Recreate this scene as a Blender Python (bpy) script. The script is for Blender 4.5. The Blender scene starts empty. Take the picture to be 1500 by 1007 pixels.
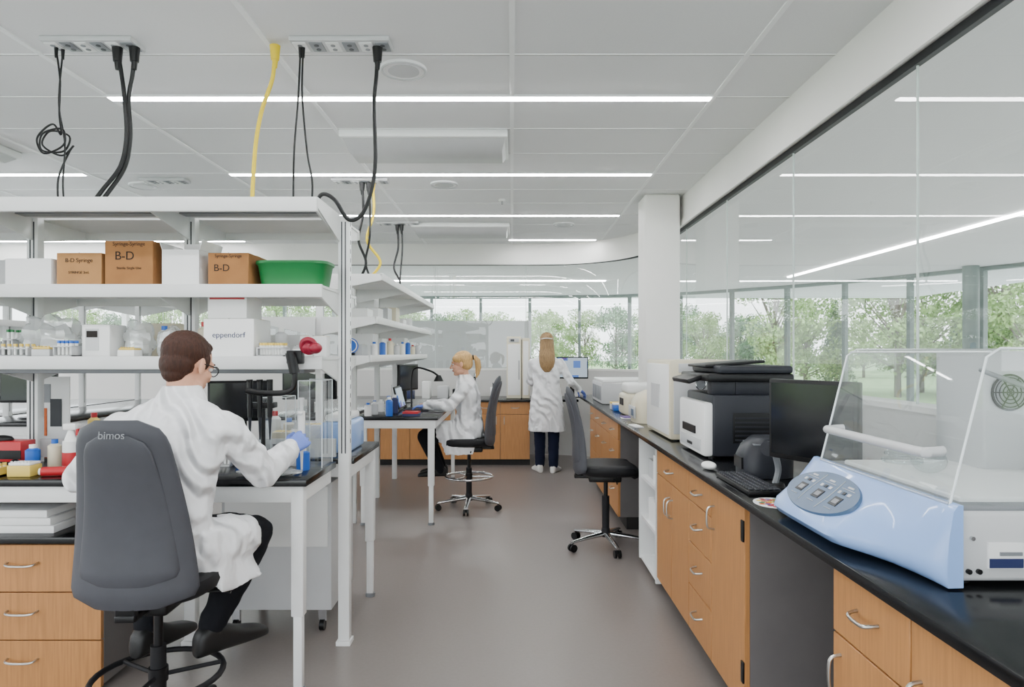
import bpy, bmesh, math, random
from mathutils import Vector, Matrix, Euler
random.seed(7)
D=bpy.data; S=bpy.context.scene; COL=S.collection
V=Vector; pi=math.pi
def H(h):
    o=[]
    for i in (0,2,4):
        c=int(h[i:i+2],16)/255
        o.append(c/12.92 if c<=.04045 else ((c+.055)/1.055)**2.4)
    return tuple(o)
# ---------------------------------------------------------------- materials
def mk(name,hexc,r=.5,m=0.0,var=.06,vscale=6,bump=0,bscale=60,em=0,coat=0,stretch=(1,1,1),spec=.5):
    mt=D.materials.new(name); mt.use_nodes=True; nt=mt.node_tree; n=nt.nodes; l=nt.links
    p=n['Principled BSDF']; c=H(hexc) if isinstance(hexc,str) else hexc
    tc=n.new('ShaderNodeTexCoord'); mp=n.new('ShaderNodeMapping'); mp.inputs['Scale'].default_value=stretch
    l.new(tc.outputs['Object'],mp.inputs['Vector'])
    nz=n.new('ShaderNodeTexNoise'); nz.inputs['Scale'].default_value=vscale; nz.inputs['Detail'].default_value=4
    l.new(mp.outputs['Vector'],nz.inputs['Vector'])
    cr=n.new('ShaderNodeValToRGB')
    cr.color_ramp.elements[0].position=.3; cr.color_ramp.elements[1].position=.7
    cr.color_ramp.elements[0].color=(*[x*(1-var) for x in c],1)
    cr.color_ramp.elements[1].color=(*[min(1,x*(1+var)) for x in c],1)
    l.new(nz.outputs['Fac'],cr.inputs['Fac']); l.new(cr.outputs['Color'],p.inputs['Base Color'])
    p.inputs['Roughness'].default_value=r; p.inputs['Metallic'].default_value=m
    p.inputs['Coat Weight'].default_value=coat; p.inputs['Specular IOR Level'].default_value=spec
    if bump:
        n2=n.new('ShaderNodeTexNoise'); n2.inputs['Scale'].default_value=bscale; n2.inputs['Detail'].default_value=3
        l.new(mp.outputs['Vector'],n2.inputs['Vector'])
        b=n.new('ShaderNodeBump'); b.inputs['Strength'].default_value=bump; b.inputs['Distance'].default_value=.01
        l.new(n2.outputs['Fac'],b.inputs['Height']); l.new(b.outputs['Normal'],p.inputs['Normal'])
    if em:
        p.inputs['Emission Color'].default_value=(*c,1); p.inputs['Emission Strength'].default_value=em
    return mt
def mk_glass(name,tint=(.97,.985,.98),base=.05,rough=0.0,gain=.9,haze=0.0):
    mt=D.materials.new(name); mt.use_nodes=True; nt=mt.node_tree; n=nt.nodes; l=nt.links
    n.remove(n['Principled BSDF']); out=n['Material Output']
    lw=n.new('ShaderNodeLayerWeight'); lw.inputs['Blend'].default_value=.5
    pw=n.new('ShaderNodeMath'); pw.operation='POWER'; pw.inputs[1].default_value=5
    l.new(lw.outputs['Facing'],pw.inputs[0])
    ma=n.new('ShaderNodeMath'); ma.operation='MULTIPLY_ADD'; ma.inputs[1].default_value=gain; ma.inputs[2].default_value=base
    l.new(pw.outputs[0],ma.inputs[0])
    tr=n.new('ShaderNodeBsdfTransparent'); tr.inputs['Color'].default_value=(*tint,1)
    gl=n.new('ShaderNodeBsdfGlossy'); gl.inputs['Roughness'].default_value=rough
    mx=n.new('ShaderNodeMixShader'); l.new(ma.outputs[0],mx.inputs[0])
    src=tr
    if haze>0:
        df=n.new('ShaderNodeBsdfDiffuse'); df.inputs['Color'].default_value=(.9,.93,.93,1)
        m2=n.new('ShaderNodeMixShader'); m2.inputs[0].default_value=haze
        l.new(tr.outputs[0],m2.inputs[1]); l.new(df.outputs[0],m2.inputs[2]); src=m2
    l.new(src.outputs[0],mx.inputs[1]); l.new(gl.outputs[0],mx.inputs[2]); l.new(mx.outputs[0],out.inputs['Surface'])
    return mt
def mk_cloth(name,hexc,fold=.75,wscale=2.2,dist=.035):
    mt=mk(name,hexc,r=.9,var=.015,vscale=8,spec=.2); nt=mt.node_tree; n=nt.nodes; l=nt.links; p=n['Principled BSDF']
    tc=n.new('ShaderNodeTexCoord'); mp=n.new('ShaderNodeMapping'); mp.inputs['Scale'].default_value=(1.6,1.6,1.0); mp.inputs['Rotation'].default_value=(.5,.8,.3)
    l.new(tc.outputs['Object'],mp.inputs['Vector'])
    wv=n.new('ShaderNodeTexWave'); wv.inputs['Scale'].default_value=wscale; wv.inputs['Distortion'].default_value=13; wv.inputs['Detail'].default_value=1.5; wv.inputs['Detail Scale'].default_value=1.0
    l.new(mp.outputs['Vector'],wv.inputs['Vector'])
    nz=n.new('ShaderNodeTexNoise'); nz.inputs['Scale'].default_value=8; nz.inputs['Detail'].default_value=2; l.new(mp.outputs['Vector'],nz.inputs['Vector'])
    ad=n.new('ShaderNodeMath'); ad.operation='MULTIPLY_ADD'; ad.inputs[1].default_value=1.1
    l.new(nz.outputs['Fac'],ad.inputs[0]); l.new(wv.outputs['Fac'],ad.inputs[2])
    b=n.new('ShaderNodeBump'); b.inputs['Strength'].default_value=fold; b.inputs['Distance'].default_value=dist
    l.new(ad.outputs[0],b.inputs['Height']); l.new(b.outputs['Normal'],p.inputs['Normal']); return mt
def mk_wood():
    return mk('oak_laminate','b37d49',r=.45,var=.14,vscale=5,stretch=(22,22,1.1))
def mk_emit(name,c,s):
    mt=D.materials.new(name); mt.use_nodes=True; n=mt.node_tree.nodes; l=mt.node_tree.links
    n.remove(n['Principled BSDF']); e=n.new('ShaderNodeEmission'); e.inputs['Color'].default_value=(*c,1); e.inputs['Strength'].default_value=s
    l.new(e.outputs[0],n['Material Output'].inputs['Surface']); return mt
M=dict(
 floor=mk('floor_rubber_taupe','7c7470',r=.33,var=.04,vscale=60),
 floor2=mk('floor_corridor_bounce_pale','d8d5d0',r=.3,var=.03,vscale=60),  # pale so the corridor floor bounces light upward
 bounce_pave=mk('bounce_paving_pale','e6e4de',r=.9,var=.04,vscale=2),  # bright colour for the added light-reflecting paving
 ceil=mk('ceiling_tile_white','eeefef',r=.9,var=.012,vscale=80,bump=.05,bscale=300),
 tbar=mk('t_bar_white','fcfdfd',r=.5,var=.005),
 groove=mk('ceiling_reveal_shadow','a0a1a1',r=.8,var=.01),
 wall=mk('wall_paint','eeece8',r=.7,var=.015,vscale=3),
 lowwall=mk('low_wall_paint','d4d2cf',r=.6,var=.02,vscale=3),
 col=mk('column_paint','f2f0ec',r=.5,var=.01),
 steel=mk('powder_white_steel','eeefee',r=.38,var=.02,vscale=10),
 shelf=mk('shelf_white','e2e3e2',r=.35,var=.02,vscale=10),
 slot=mk('slot_dark','3c3e42',r=.5),
 black=mk('epoxy_black_top','0d0e10',r=.2,var=.15,vscale=90),
 wood=mk_wood(),
 carc=mk('carcass_shaded_grey','6b6766',r=.6),  # shade on the laminate end panels is put into this grey
 kick=mk('toe_kick_dark','1c1a1a',r=.6),
 nickel=mk('brushed_nickel','b9b7b2',r=.28,m=1.0,var=.05,vscale=60),
 chrome=mk('chrome','cfd0d2',r=.12,m=1.0,var=.02),
 chair=mk('chair_grey_plastic','45464c',r=.5,var=.04,vscale=20,bump=.05,bscale=400,spec=.35),
 chaird=mk('chair_dark','18181b',r=.6,var=.06,vscale=20,spec=.3),
 blk=mk('black_plastic','0a0a0c',r=.4,var=.1,spec=.35),
 dgr=mk('charcoal_plastic','24262d',r=.42,var=.08,spec=.35),
 mgr=mk('mid_grey_plastic','7f8286',r=.4,var=.04),
 lgr=mk('light_grey_plastic','c6c7c8',r=.4,var=.02),
 wht=mk('white_plastic','f0f0ee',r=.35,var=.01),
 cream=mk('cream_plastic','dbd2b8',r=.4,var=.02),
 tan=mk('tower_ivory_plastic','e2dac2',r=.45,var=.02),
 blue=mk('pale_blue_plastic','8fb2ea',r=.28,var=.02,coat=.3),
 pblue=mk('panel_slate_blue','47617f',r=.35,var=.03),
 card=mk('cardboard','a97c4c',r=.85,var=.07,vscale=14,bump=.05,bscale=90),
 card2=mk('cardboard_dark','99693b',r=.85,var=.07,vscale=14),
 paper=mk('paper_white','f2f2f1',r=.8,var=.02),
 green=mk('green_tub','0c6f36',r=.4,var=.05),
 navy=mk('navy_plastic','1f2a58',r=.45),
 red=mk('red_plastic','b81c26',r=.4),
 crim=mk('crimson_tape','8c0f2c',r=.4),
 yel=mk('yellow_hose','e6c811',r=.45,var=.03),
 tip=mk('tip_yellow','e2c45e',r=.5),
 cyan=mk('blue_bottle','1c60c0',r=.35),
 purple=mk('purple_box','5a3a8a',r=.5),
 coat=mk_cloth('lab_coat_cotton','f3f3f5'),
 pants=mk('trouser_black','121318',r=.85,var=.1,bump=.2,bscale=14,spec=.2),
 jeans=mk('trouser_navy','151a2e',r=.85,var=.1,bump=.2,bscale=14,spec=.2),
 shoe=mk('shoe_black','0c0c0c',r=.5), shoew=mk('shoe_white','d8d6d2',r=.6),
 skin=mk('skin','d8a083',r=.5,var=.04,vscale=20), lip=mk('lips','b4625a',r=.4),
 eye=mk('eye_white','eeeeee',r=.2), iris=mk('iris_dark','2b2320',r=.2),
 hair_b=mk('hair_dark_brown','3a2015',r=.6,var=.35,vscale=14,stretch=(10,10,2),bump=.35,bscale=20,spec=.3),
 hair_y=mk('hair_blond','c49b60',r=.5,var=.25,vscale=10,stretch=(8,8,1.2),bump=.4,bscale=12),
 hair_l=mk('hair_light_brown','8f7049',r=.5,var=.35,vscale=12,stretch=(10,10,1),bump=.4,bscale=14),
 glove=mk('nitrile_glove_blue','6c84d8',r=.45,var=.05,vscale=30),
 leaf=mk('leaves','98b074',r=.8,var=.35,vscale=1.3), leaf2=mk('leaves_dark','6f8d69',r=.8,var=.3,vscale=1.3),
 bark=mk('bark','7a7066',r=.9,var=.2),
 lawn=mk('lawn','a0b67e',r=.95,var=.12,vscale=.4),
 mull=mk('mullion_grey_green','73807c',r=.45,m=.0),
 ink=mk('ink_dark','1c1410',r=.8), inko=mk('ink_orange','d0632a',r=.7),
 glass=mk_glass('partition_glass',(.955,.98,.972),.085,0,.9),
 exglass=mk_glass('window_glass',(.97,.985,.985),.05,0,.8),
 acry=mk_glass('clear_acrylic',(.91,.94,.94),.10,.02,.9,haze=.04),
 acrye=mk('acrylic_edge','e9f0f2',r=.15,var=.01),
 film=mk_glass('plastic_film',(.95,.96,.96),.16,.10,.8,haze=.35),
 scr=mk('screen_black','06090f',r=.12,var=.5,vscale=9),
 lamp=mk_emit('led_diffuser',(.985,.99,1),56),
 seam=mk('glass_joint','c9d4d0',r=.3),
)
def mk_screen():
    mt=D.materials.new('screen_display'); mt.use_nodes=True; n=mt.node_tree.nodes; l=mt.node_tree.links
    p=n['Principled BSDF']; tc=n.new('ShaderNodeTexCoord'); vo=n.new('ShaderNodeTexVoronoi'); vo.inputs['Scale'].default_value=9; vo.distance='CHEBYCHEV'
    cr=n.new('ShaderNodeValToRGB'); cr.color_ramp.interpolation='CONSTANT'; e=cr.color_ramp.elements
    e[0].color=(.10,.03,.35,1); e[1].color=(.08,.25,.85,1); e[0].position=0; e[1].position=.28; q=e.new(.42); q.color=(.7,.85,1,1)
    l.new(tc.outputs['Object'],vo.inputs['Vector']); l.new(vo.outputs['Distance'],cr.inputs['Fac'])
    l.new(cr.outputs['Color'],p.inputs['Emission Color']); p.inputs['Emission Strength'].default_value=.7
    p.inputs['Base Color'].default_value=(.01,.01,.01,1); p.inputs['Roughness'].default_value=.25
    return mt
M['disp']=mk_screen()
# ---------------------------------------------------------------- builder
def ring(c,u,v,n=20,p=1.0):
    c=V(c);u=V(u);v=V(v);o=[]
    for i in range(n):
        t=2*pi*i/n; a=math.cos(t); b=math.sin(t)
        a=math.copysign(abs(a)**p,a); b=math.copysign(abs(b)**p,b); o.append(c+u*a+v*b)
    return o
def align(d):
    return V(d).to_track_quat('Z','Y').to_matrix().to_4x4()
def smooth_pts(pts,k=6):
    pts=[V(p) for p in pts]
    if len(pts)<3: return pts
    P=[pts[0]]+pts+[pts[-1]]; o=[]
    for i in range(1,len(P)-2):
        a,b,c,d=P[i-1],P[i],P[i+1],P[i+2]
        for j in range(k):
            t=j/k
            o.append(.5*((2*b)+(c-a)*t+(2*a-5*b+4*c-d)*t*t+(3*b-a-3*c+d)*t**3))
    o.append(pts[-1]); return o
class B:
    def __init__(s,name): s.name=name; s.bm=bmesh.new(); s.mats=[]; s.M=Matrix.Identity(4)
    def mi(s,m):
        if isinstance(m,str): m=M[m]
        if m not in s.mats: s.mats.append(m)
        return s.mats.index(m)
    def _fin(s,vs,m,extra=None):
        i=s.mi(m); fs=set()
        for v in vs:
            v.co=s.M@v.co
            for f in v.link_faces: fs.add(f)
        for f in fs: f.material_index=i
    def box(s,lo,hi,m,bev=0,rot=None,seg=2):
        lo=V(lo);hi=V(hi);c=(lo+hi)/2;d=hi-lo
        R=Euler(rot).to_matrix().to_4x4() if rot else Matrix.Identity(4)
        r=bmesh.ops.create_cube(s.bm,size=1,matrix=Matrix.Translation(c)@R@Matrix.Diagonal((abs(d.x),abs(d.y),abs(d.z),1)))
        vs=r['verts']
        if bev>0:
            es=list({e for v in vs for e in v.link_edges})
            b=bmesh.ops.bevel(s.bm,geom=es,offset=min(bev,min(abs(d.x),abs(d.y),abs(d.z))*.49),segments=seg,affect='EDGES',profile=.5)
            vs=list({v for f in b['faces'] for v in f.verts}|{v for v in vs if v.is_valid})
        s._fin(vs,m); return s
    def cyl(s,p0,p1,r0,m,r1=None,seg=20):
        p0=V(p0);p1=V(p1);d=p1-p0
        if d.length<1e-6: return s
        r=bmesh.ops.create_cone(s.bm,cap_ends=True,segments=seg,radius1=r0,radius2=r0 if r1 is None else r1,depth=d.length,
            matrix=Matrix.Translation((p0+p1)/2)@align(d))
        s._fin(r['verts'],m); return s
    def sph(s,c,r,m,rot=None,u=20,v=12):
        if not hasattr(r,'__len__'): r=(r,r,r)
        R=Euler(rot).to_matrix().to_4x4() if rot else Matrix.Identity(4)
        q=bmesh.ops.create_uvsphere(s.bm,u_segments=u,v_segments=v,radius=1,matrix=Matrix.Translation(c)@R@Matrix.Diagonal((*r,1)))
        s._fin(q['verts'],m); return s
    def loft(s,rings,m,cap=True,closed=False):
        i=s.mi(m); L=[[s.bm.verts.new(s.M@V(p)) for p in r] for r in rings]; n=len(L[0])
        rr=range(len(L)) if closed else range(len(L)-1)
        for a in rr:
            A=L[a]; Bq=L[(a+1)%len(L)]
            for k in range(n):
                f=s.bm.faces.new((A[k],A[(k+1)%n],Bq[(k+1)%n],Bq[k])); f.material_index=i
        if cap and not closed:
            f=s.bm.faces.new(L[0][::-1]); f.material_index=i
            f=s.bm.faces.new(L[-1]); f.material_index=i
        return s
    def tube(s,pts,r,m,seg=8,sm=6):
        P=smooth_pts(pts,sm) if sm else [V(p) for p in pts]; rings=[]; up=None
        for i,p in enumerate(P):
            t=(P[min(i+1,len(P)-1)]-P[max(i-1,0)]).normalized()
            if up is None:
                up=V((0,0,1)) if abs(t.z)<.9 else V((1,0,0))
            u=(up-t*up.dot(t)); 
            if u.length<1e-4: u=t.orthogonal()
            u.normalize(); w=t.cross(u); up=u
            rr=r[0]+(r[1]-r[0])*i/(len(P)-1) if hasattr(r,'__len__') else r
            rings.append(ring(p,u*rr,w*rr,seg))
        return s.loft(rings,m)
    def torus(s,c,R,r,m,axis=(0,0,1),n=32,seg=8):
        A=align(axis).to_3x3(); c=V(c); rings=[]
        for i in range(n):
            t=2*pi*i/n; d=A@V((math.cos(t),math.sin(t),0)); z=A@V((0,0,1))
            rings.append(ring(c+d*R,d*r,z*r,seg))
        return s.loft(rings,m,closed=True)
    def poly(s,pts,ext,m):
        a=[V(p) for p in pts]; e=V(ext); return s.loft([a,[p+e for p in a]],m)
    def limb(s,J,m='skin',seg=16):
        for i,(p,r) in enumerate(J):
            s.sph(p,r,m,u=seg,v=10)
            if i: s.cyl(J[i-1][0],p,J[i-1][1],m,r,seg)
        return s
    def finish(s,loc=None,rz=0,parent=None,ang=38,center=True,solid=0):
        bmesh.ops.recalc_face_normals(s.bm,faces=s.bm.faces)
        me=D.meshes.new(s.name)
        off=V((0,0,0))
        if center and parent is None and loc is None and s.bm.verts:
            xs=[v.co for v in s.bm.verts]
            off=V(((min(c.x for c in xs)+max(c.x for c in xs))/2,(min(c.y for c in xs)+max(c.y for c in xs))/2,min(c.z for c in xs)))
            for v in s.bm.verts: v.co-=off
        s.bm.to_mesh(me); s.bm.free()
        for m in s.mats: me.materials.append(m)
        me.shade_smooth(); me.set_sharp_from_angle(angle=math.radians(ang))
        ob=D.objects.new(s.name,me); COL.objects.link(ob)
        ob.location=V(loc) if loc is not None else off; ob.rotation_euler=(0,0,rz)
        if parent: ob.parent=parent
        return ob
def empty(name,loc=(0,0,0),rz=0):
    e=D.objects.new(name,None); e.empty_display_size=.1; COL.objects.link(e); e.location=loc; e.rotation_euler=(0,0,rz); return e
def add_remesh(ob,vox,sm=5,disp=()):
    r=ob.modifiers.new('r','REMESH'); r.mode='VOXEL'; r.voxel_size=vox; r.use_smooth_shade=True
    q=ob.modifiers.new('s','SMOOTH'); q.iterations=sm; q.factor=.6
    for k,(sc,st) in enumerate(disp):
        t=D.textures.new(ob.name+'_t%d'%k,'CLOUDS'); t.noise_scale=sc; t.noise_depth=1
        d=ob.modifiers.new('d%d'%k,'DISPLACE'); d.texture=t; d.strength=st; d.mid_level=.5; d.texture_coords='LOCAL'
    return ob
def text(s,parent,loc,rot,size,mat,name='label_text',ext=.0005):
    c=D.curves.new(name,'FONT'); c.body=s; c.size=size; c.extrude=ext; c.align_x='CENTER'; c.align_y='CENTER'
    c.materials.append(M[mat]); o=D.objects.new(name,c); COL.objects.link(o); o.parent=parent; o.location=V(loc)-parent.location; o.rotation_euler=rot
    return o
# ---------------------------------------------------------------- room shell
B('floor').box((-8,-4,-.1),(11.2,19.4,0),'floor').finish()
b=B('floor_corridor_bounce'); b.box((1.86,-4,0),(10.6,19.0,.004),'floor2').box((-8,9.88,0),(1.86,18.7,.004),'floor2').finish()  # pale slab added over the floor to bounce light onto the ceiling
B('lawn_ground').box((-90,-60,-.6),(120,140,-.25),'lawn').finish()
b=B('bounce_paving'); b.box((-20,-16,-.24),(22,-4.2,-.12),'bounce_pave').box((10.9,-4.2,-.24),(22,20,-.12),'bounce_pave').box((-18,19.6,-.24),(10.9,23,-.12),'bounce_pave').box((-18,-4.2,-.24),(-8.2,19.6,-.12),'bounce_pave').finish()  # added reflector: bright ground outside the windows that bounces light onto the ceiling
B('ceiling').box((-8,-4,3.0),(11.2,19.4,3.12),'ceil').finish()
CX=.38;CY=8.4;R=1.3
pE=[(1.68,-4.0),(1.68,0),(1.68,4),(1.68,8.4)]
pC=[(1.68,8.4)]
for i in range(1,17):
    t=pi/2*i/16; pC.append((CX+R*math.cos(t),CY+R*math.sin(t)))
pN=[(.38,9.7),(-3,9.7),(-8,9.7)]
path=pE+pC[1:]+pN[1:]
def offpath(path,o):
    P=[V((*p,0)) for p in path]; out=[]
    for i,p in enumerate(P):
        t=(P[min(i+1,len(P)-1)]-P[max(i-1,0)]).normalized(); out.append(p+V((t.y,-t.x,0))*o)
    return out
def pwall(b,path,o0,o1,z0,z1,m):
    A=offpath(path,o0);C=offpath(path,o1)
    b.loft([[a+V((0,0,z0)),c+V((0,0,z0)),c+V((0,0,z1)),a+V((0,0,z1))] for a,c in zip(A,C)],m)
b=B('trim_bulkhead'); pwall(b,path,0,.16,2.74,3.0,'wall'); pwall(b,path,-.015,.0,2.70,2.76,'wall'); pwall(b,path,.07,.10,2.70,2.74,'slot'); b.finish(ang=30)
for nm,pp in (('wall_east_glazed_base',pE),('wall_curved_glazed_base',pC),('wall_north_glazed_base',pN)):
    b=B(nm); pwall(b,pp,.02,.15,0,1.2,'lowwall'); pwall(b,pp,.012,.17,1.2,1.225,'wall'); b.finish(ang=30)
def sheet(name,path,o,z0,z1,m):
    A=offpath(path,o); bm=bmesh.new(); L=[(bm.verts.new(a+V((0,0,z0))),bm.verts.new(a+V((0,0,z1)))) for a in A]
    for i in range(len(L)-1): bm.faces.new((L[i][0],L[i+1][0],L[i+1][1],L[i][1]))
    me=D.meshes.new(name); bm.to_mesh(me); bm.free(); me.materials.append(M[m]); me.shade_smooth()
    ob=D.objects.new(name,me); COL.objects.link(ob); return ob
sheet('window_glass_partition',path,.085,1.225,2.70,'glass')
b=B('trim_glass_joints')
for y in (-2.2,-.95,.35,1.66,2.97,4.28,5.6,6.9,8.2): b.box((1.76,y-.003,1.225),(1.77,y+.003,2.70),'seam')
for x in (.2,-1.1,-2.4,-3.7,-5,-6.3): b.box((x-.003,9.78,1.225),(x+.003,9.79,2.70),'seam')
b.finish()
# exterior curved window wall
epath=[(10.7,-4),(10.6,1),(10.3,5),(9.8,8.5),(8.8,11.8),(7.7,13.9),(6.3,15.8),(4.6,17.4),(2.7,18.3),(0,18.7),(-4,18.8),(-8,18.8)]
sheet('window_exterior_curtain',epath,0,.25,2.98,'exglass')
b=B('trim_exterior_mullions')
E=[V((*p,0)) for p in epath]; acc=0; nxt=.4
for i in range(len(E)-1):
    a,c=E[i],E[i+1]; Ls=(c-a).length; t=(c-a).normalized(); ang=math.atan2(t.y,t.x)
    while nxt<acc+Ls:
        p=a+t*(nxt-acc); b.box((p.x-.035,p.y-.07,.25),(p.x+.035,p.y+.07,2.98),'mull',rot=(0,0,ang)); nxt+=1.35
    acc+=Ls
pwall(b,epath,-.07,.07,2.93,3.0,'mull'); pwall(b,epath,-.07,.07,.2,.3,'mull'); b.finish()
b=B('wall_exterior_base'); pwall(b,epath,-.08,.1,0,.2,'wall'); b.finish()
B('support_column').cyl((8.2,12.2,0),(8.2,12.2,3.0),.13,'mull',seg=32).finish()
b=B('wall_west'); b.box((-8.15,-4,0),(-8,18.8,.6),'wall').box((-8.15,-4,2.85),(-8,18.8,3.0),'wall')  # unseen wall; its open bays are added to let in more daylight
for y in (-4,-1.4,1.2,3.8,6.4,9.0,11.6,14.2,16.8): b.box((-8.12,y,.6),(-8.02,y+.12,2.85),'wall')
b.finish()
b=B('wall_south'); b.box((-8,-4.15,0),(10.7,-4,.3),'wall').box((-8,-4.15,2.85),(10.7,-4,3.0),'wall')  # unseen wall behind the camera; open bays added as sky fill light
for x in (-8,-5.4,-2.8,-.2,2.4,5,7.6,10.5): b.box((x,-4.12,.3),(x+.12,-4.02,2.85),'wall')
b.finish()
B('column').box((1.29,6.64,.917),(1.64,7.0,3.0),'col',bev=.03,seg=4).finish()
B('partition_wall_corridor').box((-4.5,12.6,0),(.35,12.75,2.04),'lgr').finish()
# ceiling grid
b=B('ceiling_grid')
ys=[4.13+.587*k for k in range(-13,10)]
for k in range(-6,2):
    x=1.22*k; b.box((x-.013,-4,2.992),(x+.013,9.7 if k<1 else 9.3,3.0),'tbar')
for y in ys:
    x1=1.68 if y<8.5 else 1.2
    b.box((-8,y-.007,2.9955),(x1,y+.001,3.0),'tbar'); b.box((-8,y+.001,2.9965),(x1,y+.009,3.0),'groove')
b.finish()
def striplight(x0,x1,y):
    b=B('linear_ceiling_light'); b.box((x0,y-.04,2.986),(x1,y+.04,2.999),'tbar')
    b.box((x0+.01,y-.027,2.982),(x1-.01,y+.027,2.986),'lamp'); b.finish()
for k in range(-3,4):
    y=4.13+1.761*k
    striplight(-2.44,1.21,y) if k<3 else striplight(-.05,1.15,9.3)
    striplight(-7.32,-3.68,y)
b=B('corridor_ceiling_light'); b.box((5.6,1,2.98),(5.66,13.9,2.999),'lamp'); b.finish()
b=B('corridor_ceiling_light'); b.box((-6,14.6,2.98),(2,14.66,2.999),'lamp'); b.finish()
def beam(x0,x1,y0,y1):
    b=B('chilled_beam'); b.box((x0,y0,2.945),(x1,y1,2.999),'steel',bev=.008)
    b.loft([[V((x0+.02,y0+.03,2.945)),V((x1-.02,y0+.03,2.945)),V((x1-.02,y1-.03,2.945)),V((x0+.02,y1-.03,2.945))],
            [V((x0+.04,y0+.13,2.885)),V((x1-.04,y0+.13,2.885)),V((x1-.04,y1-.13,2.885)),V((x0+.04,y1-.13,2.885))]],'lgr')
    b.finish()
beam(-1.2,-.03,4.72,5.3); beam(-1.2,-.03,8.1,8.7); beam(-5,-3.8,4.72,5.3)
def speaker(x,y):
    b=B('ceiling_speaker'); b.cyl((x,y,2.985),(x,y,3.0),.125,'tbar',seg=40); b.torus((x,y,2.985),.118,.007,'lgr'); b.cyl((x,y,2.982),(x,y,2.986),.085,'lgr',seg=32); b.finish()
for q in ((-.59,3.72),(-.62,6.25),(-3.4,6.3),(.62,8.2)): speaker(*q)
b=B('ceiling_sprinkler'); b.cyl((-.1,6.9,2.98),(-.1,6.9,3.0),.035,'tbar').cyl((-.1,6.9,2.95),(-.1,6.9,2.98),.01,'chrome'); b.finish()
def plate(x0,x1,y):
    b=B('ceiling_power_panel'); b.box((x0,y-.07,2.975),(x1,y+.07,2.999),'lgr',bev=.004)
    n=6; w=(x1-x0)/n
    for i in range(n):
        b.box((x0+w*i+.008,y-.05,2.970),(x0+w*i+w-.008,y+.05,2.976),'mgr' if i%2 else 'steel',bev=.003)
        for k in (-1,1): b.cyl((x0+w*(i+.5),y+.022*k,2.968),(x0+w*(i+.5),y+.022*k,2.972),.012,'slot' if i%2 else 'mgr',seg=12)
    b.finish()
plate(-2.31,-1.86,3.4); plate(-1.09,-.6,3.4); plate(-1.6,-1.1,6.1); plate(-1.6,-1.1,8.1); plate(-3.3,-2.9,6.1)
def cord(name,pts,r,m,plug=True):
    b=B(name); b.tube(pts,r,m,seg=8,sm=8)
    p=V(pts[0])
    if plug: b.cyl(p+V((0,0,.01)),p-V((0,0,.06)),.026,m,.02); b.cyl(p-V((0,0,.06)),p-V((0,0,.10)),.015,m,.01)
    else: b.cyl(p+V((0,0,.01)),p-V((0,0,.04)),r*2,m,r*1.4)
    b.finish()
Y=3.4
cord('power_cord',[(-1.965,Y,2.96),(-1.945,Y,2.84),(-1.93,Y,2.72),(-1.92,Y,2.53),(-1.95,Y,2.38),(-2.04,Y,2.26),(-2.1,Y-.02,2.16)],.0105,'blk')
cord('power_cord',[(-1.88,Y,2.96),(-1.895,Y+.01,2.84),(-1.92,Y+.02,2.72),(-1.912,Y+.02,2.53),(-1.94,Y+.02,2.38),(-2.025,Y+.02,2.25),(-2.08,Y,2.16)],.0105,'blk')
lp=[(-2.27,Y,2.96),(-2.25,Y,2.8),(-2.255,Y,2.65)]
for i in range(20):
    t=pi*.1+2*pi*i/6.5; rr=.066+.012*math.sin(i*2.1); lp.append((-2.295+rr*math.cos(t),Y+.004*i-.02,2.51+rr*math.sin(t)))
lp+=[(-2.24,Y+.05,2.46),(-2.28,Y+.03,2.32),(-2.27,Y+.02,2.155)]
cord('data_cable',lp,.0048,'blk',False)
cord('data_cable',[(-2.25,Y+.02,2.96),(-2.27,Y+.02,2.7),(-2.24,Y+.02,2.5),(-2.25,Y+.02,2.3),(-2.24,Y+.02,2.155)],.0045,'blk',False)
cord('compressed_air_hose',[(-1.18,Y,2.97),(-1.185,Y,2.88),(-1.197,Y,2.80),(-1.245,Y,2.66),(-1.275,Y,2.50),(-1.29,Y,2.3),(-1.295,Y,2.15)],.0105,'yel')
cord('data_cable',[(-1.054,Y,2.96),(-1.064,Y,2.73),(-1.085,Y,2.45),(-1.09,Y,2.15)],.005,'blk',False)
cord('data_cable',[(-1.04,Y,2.96),(-1.045,Y,2.73),(-1.02,Y,2.45),(-.995,Y,2.3),(-1.0,Y,2.15)],.005,'blk',False)
cord('power_cord',[(-.67,Y,2.96),(-.675,Y,2.84),(-.687,Y,2.68),(-.68,Y,2.42),(-.70,Y,2.26),(-.748,Y,2.14),(-.81,Y-.02,2.11),(-.87,Y-.05,2.2),(-.93,Y-.06,2.225),(-.97,Y-.06,2.16)],.010,'blk')
for (x,y,m,r,e) in ((-1.34,6.1,'blk',.012,.05),(-1.28,6.1,'blk',.01,-.04),(-1.25,6.12,'yel',.012,.1),(-1.36,8.1,'blk',.012,.08),(-1.31,8.1,'blk',.01,0)):
    yy=min(y,7.8); cord('power_cord' if m=='blk' else 'compressed_air_hose',[(x,y,2.96),(x+.01,y,2.7),(x-e*.4,y-.05,2.45),(x+e*.7,(y+yy)/2,2.25),(x-e,yy,2.06)],r,m)
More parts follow.
